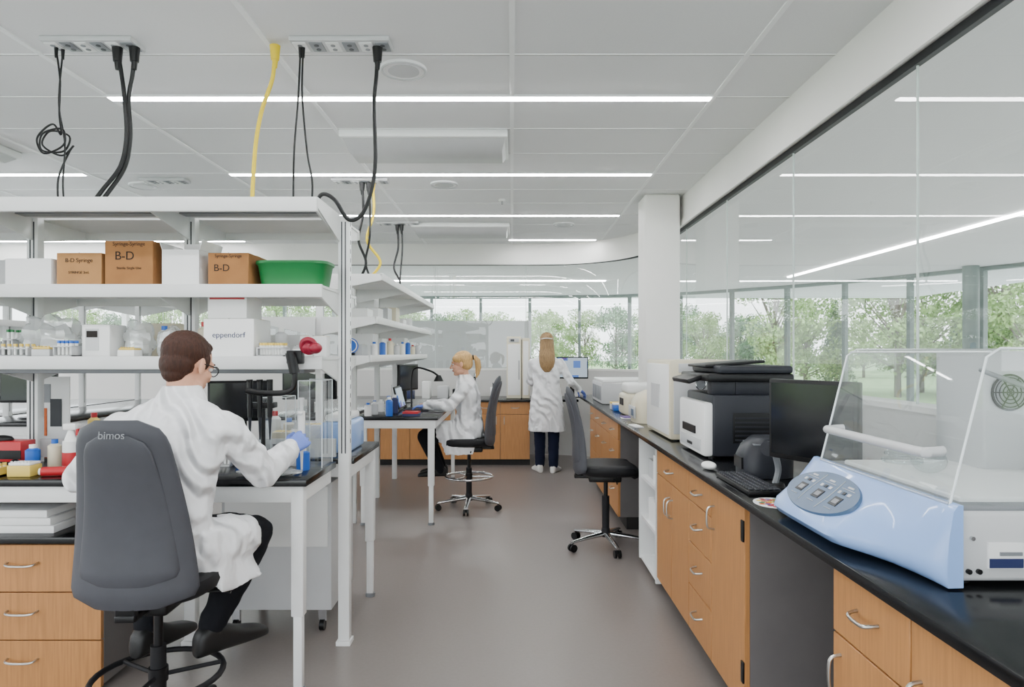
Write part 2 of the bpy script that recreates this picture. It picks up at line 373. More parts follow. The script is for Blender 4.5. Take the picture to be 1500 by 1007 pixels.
# ---------------------------------------------------------------- cabinets
def handle(b,c,horizontal,L=.1):
    x,y,z=c
    if horizontal: P=[(x-L/2,y,z),(x-L/2+.006,y-.024,z-.004),(x-L/4,y-.032,z-.008),(x+L/4,y-.032,z-.008),(x+L/2-.006,y-.024,z-.004),(x+L/2,y,z)]
    else: P=[(x,y,z-L/2),(x,y-.024,z-L/2+.006),(x,y-.032,z-L/4),(x,y-.032,z+L/4),(x,y-.024,z+L/2-.006),(x,y,z+L/2)]
    b.tube(P,.0048,'nickel',seg=8,sm=4)
def cabinet(name,w,h,d,panels,loc,rz,kick=.1,endm='carc',top=None):
    b=B(name)
    b.box((0,.02,kick),(w,d,h),endm); b.box((0,.07,0),(w,d-.02,kick),'kick')
    for (x0,x1,z0,z1,hd,hx,hz) in panels:
        b.box((x0+.0025,0,z0+.0025),(x1-.0025,.02,z1-.0025),'wood',bev=.0015,seg=1)
        if hd: handle(b,(hx,0,hz),hd=='h')
    return b.finish(loc=loc,rz=rz)
RZ=-pi/2
cabinet('base_cabinet',1.3,.884,.74,[
 (0,.36,.70,.88,'h',.18,.80),(0,.36,.1,.70,'v',.045,.60),(.36,.80,.1,.88,'v',.40,.70),(.80,1.3,.1,.88,'v',.84,.70)],(.87,1.85,0),RZ)
cabinet('base_cabinet',1.55,.884,.74,[
 (0,.74,.73,.88,'h',.37,.80),(0,.37,.1,.73,'v',.335,.6),(.37,.74,.1,.73,'v',.405,.6),
 (.74,1.12,.73,.88,'h',.93,.80),(.74,1.12,.53,.73,'h',.93,.64),(.74,1.12,.32,.53,'h',.93,.44),(.74,1.12,.1,.32,'h',.93,.23),
 (1.12,1.55,.1,.88,'v',1.165,.74)],(.87,4.1,0),RZ)
b=B('cabinet_hinge')
for z in (.25,.78): b.box((.862,2.552,z-.04),(.8695,2.578,z+.04),'blk',bev=.002)
b.finish()
cabinet('base_cabinet',2.0,.884,.74,[x for k in range(4) for x in
 ((.5*k,.5*k+.5,.73,.88,'h',.5*k+.25,.80),(.5*k,.5*k+.5,.42,.73,'h',.5*k+.25,.62),(.5*k,.5*k+.5,.1,.42,'h',.5*k+.25,.3))],(.87,7.6,0),RZ)
b=B('open_shelf_unit'); 
for y in (4.13,4.66): b.box((.87,y,.05),(1.5,y+.02,.884),'steel')
b.box((1.48,4.13,.05),(1.5,4.68,.884),'steel')
for z in (.05,.33,.6): b.box((.88,4.15,z),(1.48,4.66,z+.02),'steel')
b.box((.9,4.22,.62),(1.2,4.35,.80),'paper').box((.92,4.4,.62),(1.2,4.6,.74),'lgr').box((.9,4.2,.35),(1.3,4.5,.5),'paper').finish()
B('right_countertop').box((.84,.5,.885),(1.69,8.68,.915),'black',bev=.004).finish()
b=B('knee_space_panel'); b.box((1.58,1.86,0),(1.6,2.54,.884),'carc'); b.box((1.58,4.7,0),(1.6,5.58,.884),'carc'); b.finish()
B('back_countertop').box((-2.6,8.72,.82),(.85,9.46,.85),'black',bev=.004).finish()
def facedoors(n,w,z0=.08,z1=.818):
    o=[]
    for k in range(n):
        x=k*w; o+=[(x,x+w,.66,z1,'h',x+w/2,.75),(x,x+w,z0,.66,'v',x+(w-.05 if k%2==0 else .05),.58)]
    return o
cabinet('base_cabinet',.76,.819,.7,facedoors(2,.38),(-.53,8.75,0),0,kick=.08)
cabinet('base_cabinet',1.9,.819,.7,facedoors(5,.38),(-2.45,8.75,0),0,kick=.08)
# ---------------------------------------------------------------- lab islands
def leg(b,x,y,h):
    b.box((x-.026,y-.026,.33),(x+.026,y+.026,h),'steel',bev=.004); b.box((x-.019,y-.019,.02),(x+.019,y+.019,.35),'steel',bev=.004); b.cyl((x,y,0),(x,y,.02),.028,'mgr')
def table(name,x0,x1,y0,y1,legs):
    b=B(name); b.box((x0,y0,.885),(x1,y1,.915),'black',bev=.004)
    for a in ((x0+.02,y0+.02,x1-.02,y0+.05),(x0+.02,y1-.05,x1-.02,y1-.02),(x0+.02,y0+.05,x0+.05,y1-.05),(x1-.05,y0+.05,x1-.02,y1-.05)):
        b.box((a[0],a[1],.815),(a[2],a[3],.885),'steel',bev=.003)
    for (x,y) in legs: leg(b,x,y,.885)
    return b.finish()
table('lab_table',-3.4,-.865,2.87,3.36,[(-.91,2.915),(-3.3,2.915)])
table('lab_table',-3.4,-.80,3.46,4.12,[(-.845,4.07),(-3.3,4.07)])
b=B('lab_shelving_rack')
px=[-.835,-1.60,-2.38,-3.15]
for x in px:
    b.box((x-.028,3.385,.02),(x+.028,3.435,2.13),'steel',bev=.004)
    b.box((x-.012,3.383,.95),(x-.006,3.386,2.1),'slot').box((x+.006,3.383,.95),(x+.012,3.386,2.1),'slot')
    b.box((x-.035,3.37,0),(x+.035,3.45,.02),'steel')
    for z in [1.0+.045*i for i in range(25)]:
        if x==px[0]: b.box((x+.0275,3.405,z),(x+.0285,3.415,z+.022),'slot')
def shelf(b,x0,x1,yb,yf,z,lip=.05,tap=.11,brk=None):
    lo,hi=min(yb,yf),max(yb,yf)
    b.box((x0,lo,z-.012),(x1,hi,z),'shelf')
    b.box((x0,yf-.012,z-lip),(x1,yf+.012,z+.004),'shelf',bev=.003)
    for x in (brk or []):
        b.poly([(x-.004,yb,z-.012),(x-.004,yf,z-.012),(x-.004,yf,z-.012-.04),(x-.004,yb,z-.012-tap)],(.008,0,0),'shelf')
bp=[-.865,-1.60,-2.38,-3.15]
for z,yf in ((2.13,3.0),(1.755,3.08),(1.43,3.08)):
    shelf(b,-3.2,-.855,3.385,yf,z,.055 if z<2 else .06,.11,bp); shelf(b,-3.2,-.855,3.435,6.82-yf,z,.05,.11,bp)
    for xa,xc in ((-3.14,-2.39),(-2.37,-1.61),(-1.59,-.875)):
        for ya in (3.12,3.24): b.box((xa+.01,ya,z-.020),(xc-.01,ya+.07,z-.0125),'mgr')
b.poly([(-.86,3.0,2.135),(-.86,3.385,2.135),(-.86,3.385,2.0),(-.86,3.0,2.09)],(.006,0,0),'shelf')
b.box((-3.1,3.12,1.355),(-.95,3.3,1.405),'mgr',bev=.006); b.box((-3.1,3.40,.93),(-.88,3.42,1.02),'lgr')
for i in range(9): b.box((-2.95+.22*i,3.395,.955),(-2.89+.22*i,3.402,.995),'slot' if i%3 else 'wht')
b.finish()
def island(xs,y0,y1,yt):
    b=B('lab_shelving_rack')
    n=4; py=[y0+.05+(y1-y0-.1)*i/(n-1) for i in range(n)]
    for y in py:
        b.box((xs-.025,y-.025,0),(xs+.025,y+.025,2.04),'steel',bev=.004); b.box((xs+.024,y-.01,.95),(xs+.026,y-.004,2.0),'slot')
    for z,w in ((2.0,.44),(1.70,.40),(1.43,.36)):
        for s in (1,-1):
            xa,xb=xs+s*.02,xs+s*w
            b.box((min(xa,xb),y0,z-.012),(max(xa,xb),y1,z),'shelf'); b.box((xb-.01,y0,z-.045),(xb+.01,y1,z+.004),'shelf',bev=.003)
            for y in py+[y0,y1]:
                b.poly([(xa,y-.004,z-.012),(xb,y-.004,z-.012),(xb,y-.004,z-.045),(xa,y-.004,z-.13)],(0,.008,0),'shelf')
    b.finish()
    table('lab_table',xs+.04,xs+.73,yt,y1,[(xs+.67,yt+.05),(xs+.67,y1-.05),(xs+.1,yt+.05)])
    table('lab_table',xs-.73,xs-.04,yt,y1,[(xs-.67,yt+.05),(xs-.67,y1-.05),(xs-.1,yt+.05)])
island(-1.35,4.75,7.9,5.7); island(-4.3,4.75,7.9,5.2)
b=B('drawer_pedestal'); x1=-1.75
b.box((-2.6,2.93,.03),(x1,3.35,.64),'carc')
b.box((-2.62,2.89,.64),(x1+.01,3.36,.668),'black',bev=.003)
for i in range(3):
    z1=.63-i*.205
    for (a,c) in ((-2.6,-2.22),(-2.215,x1)):
        b.box((a+.002,2.91,z1-.2),(c-.002,2.93,z1),'wood',bev=.0015,seg=1)
        if c==x1: handle(b,(-2.085,2.91,z1-.075),True,.13)
        else: handle(b,((a+c)/2,2.91,z1-.075),True,.11)
b.finish()
b=B('binder_stack')
for i in range(3): b.box((-2.5+.01*i,2.95,.6685+.034*i),(-1.98-.015*i,3.25,.6685+.034*i+.032),'paper',bev=.003)
b.finish()
b=B('mobile_cabinet'); b.box((-1.5,3.52,.12),(-.93,4.0,.78),'lgr',bev=.008); 
for x in (-1.44,-.99):
    for y in (3.57,3.95): b.cyl((x-.012,y,.03),(x+.012,y,.03),.03,'blk').box((x-.02,y-.01,.05),(x+.02,y+.01,.12),'chrome')
b.box((-1.48,3.512,.45),(-.95,3.522,.76),'wht',bev=.003).finish()
# ---------------------------------------------------------------- chairs
def chair(loc,rz,h=.64,ringz=None,baser=.3,spin=.3,w1=.15,rm='chrome'):
    b=B('lab_chair')
    for i in range(5):
        a=spin+2*pi*i/5; d=V((math.cos(a),math.sin(a),0)); s=V((-d.y,d.x,0))
        b.loft([ring(d*.03+V((0,0,.10)),s*.026,V((0,0,.02)),12),ring(d*baser*.6+V((0,0,.085)),s*.022,V((0,0,.014)),12),ring(d*baser+V((0,0,.068)),s*.016,V((0,0,.01)),12)],rm)
        p=d*(baser-.01); 
        for k in (-1,1): b.cyl(p+s*.008*k+V((0,0,.028)),p+s*.024*k+V((0,0,.028)),.028,'blk')
        b.cyl(p+V((0,0,.03)),p+V((0,0,.07)),.008,'blk')
    b.cyl((0,0,.08),(0,0,.14),.04,'chaird',.03); b.cyl((0,0,.14),(0,0,.38),.027,'chaird'); b.cyl((0,0,.38),(0,0,h-.1),.016,'blk')
    b.box((-.09,-.13,h-.125),(.09,.11,h-.075),'blk',bev=.012)
    b.tube([(.08,.05,h-.1),(.2,.06,h-.1),(.24,.06,h-.105)],.006,'blk'); b.tube([(-.08,-.02,h-.1),(-.2,-.03,h-.1),(-.24,-.03,h-.105)],.006,'blk')
    if ringz:
        b.torus((0,0,ringz),.22,.011,rm); b.cyl((0,0,ringz-.02),(0,0,ringz+.03),.034,'blk')
        for i in range(3):
            a=2*pi*i/3+.5; b.cyl((0,0,ringz),(.22*math.cos(a),.22*math.sin(a),ringz),.008,rm)
    R=[]
    for z,k in ((h-.075,.86),(h-.06,.97),(h-.035,1.0),(h-.012,.98),(h,.9),(h+.004,.7)):
        r=ring((0,.02,z),(.235*k,0,0),(0,.225*k,0),36,.62)
        R.append([V((p.x,p.y,p.z-(.02 if p.y>.19 else 0)+.012*abs(p.x/.23)**2)) for p in r])
    b.loft(R,'chaird')
    b.box((-.035,-.235,h-.105),(.035,-.08,h-.08),'blk',bev=.006); b.box((-.035,-.23,h-.105),(.035,-.205,h+.05),'blk',bev=.006)
    def back(w0,w1,z0,z1,t,yo,m,n=22):
        R=[]
        for i in range(n+1):
            v=i/n; e=.10
            k=1.0
            if v<e: k=math.sqrt(max(0,1-((e-v)/e)**2))
            e2=.14
            if v>1-e2: k=math.sqrt(max(0,1-((v-1+e2)/e2)**2))
            k=max(k,.02)
            wv=w0+(w1-w0)*v**1.2
            hw=wv*(.55+.45*k) if k<1 else wv
            if i in(0,n): hw=wv*.5
            z=z0+(z1-z0)*v; y=-.225+.025*math.sin(v*pi*1.1)-.055*v+yo
            tt=t*(.25+.75*k)
            r=ring((0,y,z),(hw,0,0),(0,tt,0),32,.7)
            R.append([V((p.x,p.y+.055*(p.x/.2)**2,p.z)) for p in r])
        b.loft(R,m)
    back(.222,w1,h-.065,h+.575,.022,0,'chair'); back(.172,w1-.04,h+.015,h+.525,.014,-.015,'chair')
    return b.finish(loc=loc,rz=rz,ang=50)
CM=V((-1.295,2.50,0))
c1=chair(CM,0.03,h=.655,ringz=.27,baser=.33,spin=.1,w1=.14,rm='chaird')
text('bimos',c1,CM+V((0.008,-.325,1.185)),(pi/2-.1,0,0),.035,'mgr','logo_text')
chair((-.40,6.35,0),pi/2,h=.66,ringz=.30,spin=.6)
chair((.70,5.1,0),-pi/2-.05,h=.62,spin=.2)
# ---------------------------------------------------------------- people
def F(a): return V((math.sin(a),math.cos(a),0)), V((math.cos(a),-math.sin(a),0))
def hand(name,parent,wrist,fdir,up,side,curl,mat='glove',sc=1.0,thumb_in=.5):
    X=V(fdir).normalized(); Z=(V(up)-X*V(up).dot(X)).normalized(); Yv=Z.cross(X)
    Mx=Matrix((( X.x,Yv.x,Z.x,0),(X.y,Yv.y,Z.y,0),(X.z,Yv.z,Z.z,0),(0,0,0,1)))
    b=B(name); b.M=Matrix.Translation(wrist)@Mx@Matrix.Scale(sc,4); s=side
    rs=[]
    for x,w,t,zc in ((-.03,.026,.021,0),(0,.028,.019,0),(.03,.036,.017,0),(.065,.042,.015,0),(.088,.041,.012,0)):
        rs.append(ring((x,0,zc),(0,w,0),(0,0,t),16,.8))
    b.loft(rs,mat)
    for i,(yo,L,r) in enumerate(((.031,.070,.0088),(.011,.079,.0092),(-.010,.073,.0088),(-.030,.057,.0078))):
        p=V((.080,s*yo,0)); a=0; J=[(p-V((.02,0,0)),r),(p,r*1.08)]
        c=curl[i]
        for fr,cc in ((.45,c*.8),(.32,c*1.1),(.23,c*.8)):
            a+=cc; p=p+V((math.cos(a),s*yo*.08,-math.sin(a)))*L*fr; J.append((p,r*(1-.12*len(J)/4)))
        b.limb(J,mat,12)
    p=V((.022,s*.026,-.006)); J=[(p,.015)]
    d=V((.62,s*(.78-.5*thumb_in),-.15-.55*thumb_in)).normalized()
    p=p+d*.045; J.append((p,.0115)); d2=V((.8,s*(.5-.6*thumb_in),-.15-.5*thumb_in)).normalized()
    p=p+d2*.032; J.append((p,.0098)); p=p+d2*.026; J.append((p,.0082)); b.limb(J,mat,12)
    o=b.finish(parent=parent); add_remesh(o,.0028,3); return o
def head(parent,pos,a,neck,pitch=0,roll=0,hair='hair_b',style='short',sc=1.0,glasses=False,mask=False,nr=.052):
    Mx=Matrix.Translation(pos)@Matrix.Rotation(-a,4,'Z')@Matrix.Rotation(roll,4,'Y')@Matrix.Rotation(pitch,4,'X')@Matrix.Scale(sc,4)
    nl=Mx.inverted()@V(neck)
    b=B('head'); b.M=Mx
    b.sph((0,-.012,.032),(.074,.092,.083),'skin',u=28,v=18); b.sph((0,.022,-.04),(.056,.064,.072),'skin',u=24,v=16)
    b.sph((0,.058,-.092),(.024,.024,.018),'skin'); b.sph((0,.07,.022),(.05,.02,.02),'skin')
    for s in (-1,1):
        b.sph((s*.034,.058,-.022),(.022,.022,.02),'skin'); b.sph((s*.075,-.008,-.005),(.009,.018,.031),'skin',rot=(.1,0,s*.25)); b.sph((s*.040,.015,-.075),(.022,.035,.022),'skin')
    b.limb([((0,.083,.012),.008),((0,.098,-.012),.0095),((0,.104,-.026),.012)]); 
    for s in(-1,1): b.sph((s*.011,.094,-.03),(.008,.01,.007),'skin')
    b.limb([((0,-.022,-.03),nr*.96),(nl,nr)])
    o=b.finish(parent=parent); add_remesh(o,.0035,3)
    b=B('face_features'); b.M=Mx
    for s in (-1,1):
        b.sph((s*.031,.074,.006),(.0125,.010,.0085),'eye'); b.sph((s*.031,.0825,.006),(.0055,.003,.0055),'iris')
        b.tube([(s*.014,.086,.024),(s*.032,.086,.029),(s*.05,.074,.024)],.003,hair); b.tube([(s*.019,.080,.012),(s*.031,.085,.0155),(s*.044,.077,.011)],.0022,'skin')
    b.sph((0,.083,-.054),(.021,.010,.0055),'lip'); b.sph((0,.082,-.061),(.018,.010,.005),'lip')
    if glasses:
        for s in(-1,1): b.torus((s*.032,.098,.004),.019,.002,'blk',axis=(0,1,0)); b.tube([(s*.052,.096,.006),(s*.078,.05,.008),(s*.082,-.01,.004)],.002,'blk')
        b.tube([(-.013,.099,.006),(.013,.099,.006)],.002,'blk',sm=0)
    if mask: b.tube([(-.07,.02,-.0),(-.085,-.04,.03),(-.05,-.11,.045),(0,-.128,.05),(.05,-.11,.045),(.085,-.04,.03),(.07,.02,0)],.006,'wht')
    b.finish(parent=parent)
    b=B('hair'); b.M=Mx
    if style=='short':
        b.sph((0,-.024,.045),(.080,.092,.081),hair,u=28,v=18); b.sph((0,-.050,-.005),(.068,.058,.060),hair); b.sph((0,-.052,-.045),(.048,.040,.035),hair)
        for s in(-1,1): b.sph((s*.069,.010,.02),(.010,.02,.034),hair)
        b.sph((0,.04,.08),(.05,.03,.028),hair)
    else:
        b.sph((0,-.026,.045),(.085,.096,.084),hair,u=28,v=18); b.sph((0,-.05,0),(.079,.07,.07),hair)
        for s in(-1,1): b.sph((s*.06,.035,.055),(.025,.04,.035),hair)
        if style=='pony':
            b.limb([((0,-.115,.05),.022),((0,-.145,.05),.02),((.0,-.165,.01),.03),((.01,-.165,-.05),.03),((.01,-.15,-.11),.022),((.01,-.135,-.15),.008)],hair)
        else:
            rs=[]
            for z,w,t,y in ((.05,.082,.07,-.05),(0,.088,.066,-.055),(-.08,.092,.05,-.075),(-.16,.1,.042,-.1),(-.24,.098,.034,-.115),(-.30,.085,.028,-.118),(-.34,.06,.02,-.118),(-.37,.03,.012,-.118)):
                rs.append(ring((0,y,z),(w,0,0),(0,t,0),28,.9))
            b.loft(rs,hair)
    o=b.finish(parent=parent); add_remesh(o,.0045,4,((.012,.004),))
    if style=='pony':
        b=B('hair_tie'); b.M=Mx; b.torus((0,-.128,.051),.021,.006,'blk',axis=(0,1,0)); b.finish(parent=parent)
def shoe(parent,heel,d,m,sc=1.0):
    d=V(d).normalized(); s=V((-d.y,d.x,0)).normalized(); h=V(heel)
    U=V((0,0,1)); b=B('shoe'); rs=[]
    for t,w,hh in ((-.055,.022,.06),(-.045,.034,.095),(-.01,.040,.115),(.035,.042,.115),(.075,.044,.09),(.12,.049,.068),(.165,.052,.056),(.205,.048,.046),(.23,.038,.036),(.24,.022,.022)):
        rs.append(ring(h+d*t*sc+U*hh*.5*sc,s*w*sc,U*hh*.5*sc,20,.68))
    b.loft(rs,m)
    o=b.finish(parent=parent,ang=60); 
    q=o.modifiers.new('s','SUBSURF'); q.levels=1; q.render_levels=1
def torso(b,secs,a,m='coat',n=28):
    f,r=F(a); b.loft([ring(c,r*w,f*d,n,.88) for (c,w,d) in secs],m)
P=empty('seated_man',(-1.27,2.55,0))
def shiftparent(P):
    for o in D.objects:
        if o.parent==P and o.type!='EMPTY': o.location=o.location-P.location
a=.12; f,r=F(a)
b=B('lab_coat')
torso(b,[((-1.30,2.53,.665),.19,.17),((-1.29,2.50,.75),.19,.155),((-1.28,2.485,.88),.18,.125),((-1.275,2.50,1.0),.19,.125),((-1.268,2.525,1.10),.212,.128),((-1.262,2.545,1.17),.222,.12),((-1.258,2.555,1.215),.20,.105),((-1.256,2.565,1.245),.15,.09),((-1.254,2.572,1.27),.10,.08),((-1.252,2.582,1.295),.068,.068),((-1.252,2.586,1.31),.064,.064)],a)
SR=V((-1.075,2.56,1.165)); ER=V((-.985,2.70,.975)); WR=V((-.955,2.94,1.035))
SL=V((-1.455,2.52,1.165)); EL=V((-1.63,2.58,.975)); WL=V((-1.47,2.88,.955))
b.limb([(SR,.066),(SR.lerp(ER,.5),.064),(ER,.060),(ER.lerp(WR,.5),.054),(WR.lerp(ER,.08),.046)],'coat')
b.limb([(SL,.066),(SL.lerp(EL,.5),.064),(EL,.058),(EL.lerp(WL,.5),.052),(WL.lerp(EL,.08),.045)],'coat')
b.limb([((-1.17,2.52,.72),.115),((-1.10,2.64,.725),.10),((-1.08,2.70,.725),.088)],'coat'); b.limb([((-1.40,2.52,.72),.115),((-1.47,2.66,.725),.10)],'coat')
b.loft([ring((-1.11,2.54,.80),(.045,0,0),(0,.11,0),20),ring((-1.085,2.56,.71),(.038,0,0),(.015,.14,0),20),ring((-1.05,2.58,.62),(.024,0,0),(.035,.14,0),20),ring((-1.02,2.60,.57),(.013,0,0),(.03,.11,0),20)],'coat')
b.loft([ring((-1.5,2.56,.78),(.04,0,0),(0,.12,0),20),ring((-1.53,2.56,.66),(.025,0,0),(0,.14,0),20),ring((-1.54,2.56,.58),(.014,0,0),(0,.14,0),20)],'coat')
add_remesh(b.finish(parent=P),.008,4,((.12,.020),(.045,.014)))
b=B('coat_collar'); b.loft([ring((-1.252,2.574,1.262),r*.100,f*.088,28),ring((-1.25,2.580,1.285),r*.088,f*.084,28),ring((-1.25,2.586,1.322),r*.068,f*.070,28),ring((-1.25,2.586,1.327),r*.060,f*.062,28),ring((-1.252,2.583,1.26),r*.06,f*.06,28)],'coat'); b.finish(parent=P,ang=80)
b=B('trousers')
KR=V((-1.055,2.80,.71)); AR=V((-1.17,2.66,.39)); KL=V((-1.50,2.86,.72)); AL=V((-1.42,2.66,.39))
b.limb([((-1.20,2.50,.74),.10),((-1.12,2.68,.735),.086),(KR,.072),(KR.lerp(AR,.5),.066),(AR,.052)],'pants'); b.limb([((-1.37,2.50,.74),.10),((-1.45,2.7,.735),.086),(KL,.07),(KL.lerp(AL,.5),.062),(AL,.05)],'pants'); b.limb([((-1.2,2.5,.74),.1),((-1.37,2.5,.74),.1)],'pants')
add_remesh(b.finish(parent=P),.009,5,((.05,.012),))
shoe(P,(-1.175,2.645,.283),(.5,.7,0),'shoe',1.05); shoe(P,(-1.42,2.645,.283),(.25,.9,0),'shoe',1.05)
head(P,(-1.245,2.625,1.40),.36,(-1.25,2.592,1.27),-.30,0,'hair_b','short',1.04,glasses=True,nr=.054)
hand('hand_right',P,WR,(.10,.16,.10),(.6,-.35,.55),1,(.75,.8,.85,.9),sc=1.0,thumb_in=.7)
hand('hand_left',P,WL,(.5,.6,-.08),(0,-.05,1),-1,(.25,.25,.3,.3),sc=1.0)
shiftparent(P)
b=B('pipette'); pc=V((-.935,3.035,1.09))
b.cyl(pc+V((0,.0,-.16)),pc+V((0,0,-.05)),.004,'wht',.008); b.cyl(pc+V((0,0,-.05)),pc+V((0,-.003,.10)),.013,'wht',.016); b.cyl(pc+V((0,-.003,.10)),pc+V((0,-.003,.15)),.008,'lgr'); b.cyl(pc+V((0,-.003,.15)),pc+V((0,-.003,.16)),.013,'lgr'); b.box(pc+V((-.01,-.03,.085)),pc+V((.01,0,.095)),'lgr',bev=.003); b.finish()
P=empty('seated_woman',(-.45,6.35,0)); a=-pi/2; f,r=F(a)
b=B('lab_coat')
torso(b,[((-.44,6.35,.67),.19,.19),((-.41,6.35,.76),.17,.15),((-.40,6.35,.88),.15,.115),((-.405,6.35,.99),.16,.115),((-.415,6.35,1.08),.18,.118),((-.425,6.35,1.145),.178,.10),((-.43,6.35,1.18),.145,.085),((-.435,6.35,1.215),.08,.065),((-.44,6.35,1.25),.055,.055)],a)
for s in (-1,1):
    Sh=V((-.43,6.35+s*.165,1.13)); El=V((-.56,6.35+s*.22,.965)); Wr=V((-.79,6.35+s*.11,.965))
    b.limb([(Sh,.056),(Sh.lerp(El,.5),.054),(El,.05),(El.lerp(Wr,.5),.044),(Wr,.036)],'coat')
    hand('hand_%s'%('left' if s<0 else 'right'),P,Wr,(-1,-s*.15,-.10),(0,0,1),(1 if s>0 else -1),(.3,.3,.35,.4),mat='glove' if s<0 else 'skin',sc=.92,thumb_in=.3)
    b.limb([((-.45,6.35+s*.08,.72),.11),((-.62,6.35+s*.1,.715),.095)],'coat')
b.loft([ring((-.50,6.19,.74),(.15,0,0),(0,.03,0),20),ring((-.49,6.17,.62),(.16,0,0),(0,.022,0),20),ring((-.47,6.15,.53),(.13,0,0),(0,.014,0),20)],'coat')
add_remesh(b.finish(parent=P),.009,4,((.08,.020),(.03,.010)))
b=B('trousers')
for s in (-1,1):
    K=V((-.80,6.35+s*.09,.68)); A=V((-.66,6.35+s*.07,.37))
    b.limb([((-.45,6.35+s*.08,.73),.09),(K,.07),(K.lerp(A,.5),.062),(A,.048)],'pants'); shoe(P,(-.65,6.35+s*.07,.312),(-1,s*.1,0),'shoe',.9)
add_remesh(b.finish(parent=P),.009,5)
head(P,(-.475,6.35,1.345),-pi/2,(-.442,6.35,1.22),-.12,0,'hair_y','pony',.95,nr=.046)
shiftparent(P)
P=empty('standing_woman',(.42,8.28,0)); a=.05; f,r=F(a); X=.42;Yw=8.28
b=B('lab_coat')
torso(b,[((X,Yw,.50),.225,.15),((X,Yw,.62),.215,.145),((X,Yw,.80),.20,.14),((X,Yw,.92),.185,.13),((X,Yw,1.05),.158,.108),((X,Yw,1.16),.165,.112),((X,Yw,1.27),.182,.11),((X,Yw,1.345),.175,.09),((X,Yw,1.385),.12,.07),((X,Yw,1.42),.07,.055),((X,Yw,1.45),.055,.05)],a)
SR=V((X+.165,Yw,1.33)); ER=V((X+.29,Yw-.02,1.10)); WR=V((X+.40,Yw+.08,1.0)); b.limb([(SR,.054),(SR.lerp(ER,.5),.052),(ER,.047),(ER.lerp(WR,.5),.042),(WR,.036)],'coat')
SL=V((X-.165,Yw,1.33)); EL=V((X-.20,Yw+.08,1.10)); WL=V((X-.12,Yw+.28,1.04)); b.limb([(SL,.054),(SL.lerp(EL,.5),.052),(EL,.047),(EL.lerp(WL,.5),.042),(WL,.036)],'coat')
add_remesh(b.finish(parent=P),.009,4,((.09,.02),(.035,.010)))
b=B('trousers')
for s,dy in ((-1,.02),(1,-.04)):
    b.limb([((X+s*.085,Yw,.85),.095),((X+s*.085,Yw+dy*.5,.50),.072),((X+s*.08,Yw+dy,.30),.066),((X+s*.08,Yw+dy,.10),.058)],'jeans')
b.limb([((X-.085,Yw,.85),.095),((X+.085,Yw,.85),.095)],'jeans')
add_remesh(b.finish(parent=P),.009,5,((.06,.01),))
shoe(P,(X-.085,Yw,0),(-.25,1,0),'shoew',.98); shoe(P,(X+.08,Yw-.05,0),(.35,1,0),'shoew',.98)
head(P,(X,Yw+.01,1.575),.0,(X,Yw,1.44),0,0,'hair_l','long',.97,mask=True,nr=.046)
hand('hand_right',P,WR,(.55,.35,-.42),(.3,.1,1),1,(.25,.25,.3,.35),sc=.95); hand('hand_left',P,WL,(.3,.9,-.2),(0,.1,1),-1,(.4,.4,.4,.4),sc=.95)
shiftparent(P)
# ---------------------------------------------------------------- right bench equipment
def pane(b,pts,m='acry'):
    b.bm.faces.new([b.bm.verts.new(b.M@V(p)) for p in pts]).material_index=b.mi(m)
b=B('orbital_shaker')
b.box((1.0,1.545,.93),(1.62,2.22,1.09),'lgr',bev=.012)
for x in (1.05,1.55):
    for y in (1.6,2.15): b.cyl((x,y,.9155),(x,y,.932),.018,'blk')
rs=[]
for y,q in ((1.53,.0),(1.54,.012),(1.57,.022),(1.63,.036),(1.70,.060),(1.76,.095),(1.80,.118),(1.84,.13),(1.95,.132),(2.10,.132),(2.20,.13),(2.235,.115),(2.255,.085),(2.262,.05)):
    x=.978
    rs.append([V(p) for p in ((1.012,y,.922),(x-.05*q,y,.921),(x-.5*q,y,.926),(x-.88*q-.003,y,.940),(x-q-.004,y,.960),(x-.95*q-.002,y,.982),(x-.45*q+.003,y,1.036),(x+.012,y,1.092),(1.0,y,1.106),(1.012,y,1.107))])
b.loft(rs,'blue')
p0=V((.978-.95*.132-.002,0,.982)); p1=V((.990,0,1.092)); sl=(p1-p0).normalized(); nrm=V((-sl.z,0,sl.x)); mid=(p0+p1)/2+nrm*.003
b.M=Matrix.Translation((mid.x,2.02,mid.z))@Matrix.Rotation(math.atan2(nrm.x,nrm.z),4,'Y')
b.loft([ring((-.004,0,-.004),(.078,0,0),(0,.20,0),48),ring((-.004,0,.004),(.076,0,0),(0,.197,0),48)],'pblue')
for v in (.11,0,-.11):
    b.box((-.030,v-.022,.004),(.002,v+.022,.0056),'blk'); b.box((-.022,v-.014,.0056),(-.006,v+.014,.006),'mgr')
    b.box((.014,v-.034,.004),(.024,v-.018,.0056),'lgr'); b.box((.014,v-.006,.004),(.024,v+.010,.0056),'blk'); b.box((.014,v+.02,.004),(.024,v+.034,.0056),'lgr')
    b.tube([(.034,v-.036,.005),(.034,v+.036,.005)],.001,'lgr',sm=0); b.box((.040,v-.016,.004),(.046,v+.016,.0055),'lgr'); b.tube([(-.044,v-.02,.005),(-.044,v+.02,.005)],.001,'lgr',sm=0)
for v in (-.055,.055): b.tube([(-.06,v,.005),(-.01,v*1.12,.005),(.058,v,.005)],.0011,'lgr')
b.M=Matrix.Identity(4)
b.box((1.05,1.60,1.09),(1.60,2.16,1.112),'wht',bev=.006); b.box((1.015,1.555,1.088),(1.62,2.215,1.10),'mgr',bev=.003)
b.box((1.37,1.98,1.10),(1.62,2.21,1.455),'lgr',bev=.008)
b.torus((1.44,1.975,1.335),.05,.004,'blk',axis=(0,1,0)); b.cyl((1.44,1.972,1.335),(1.44,1.979,1.335),.048,'mgr')
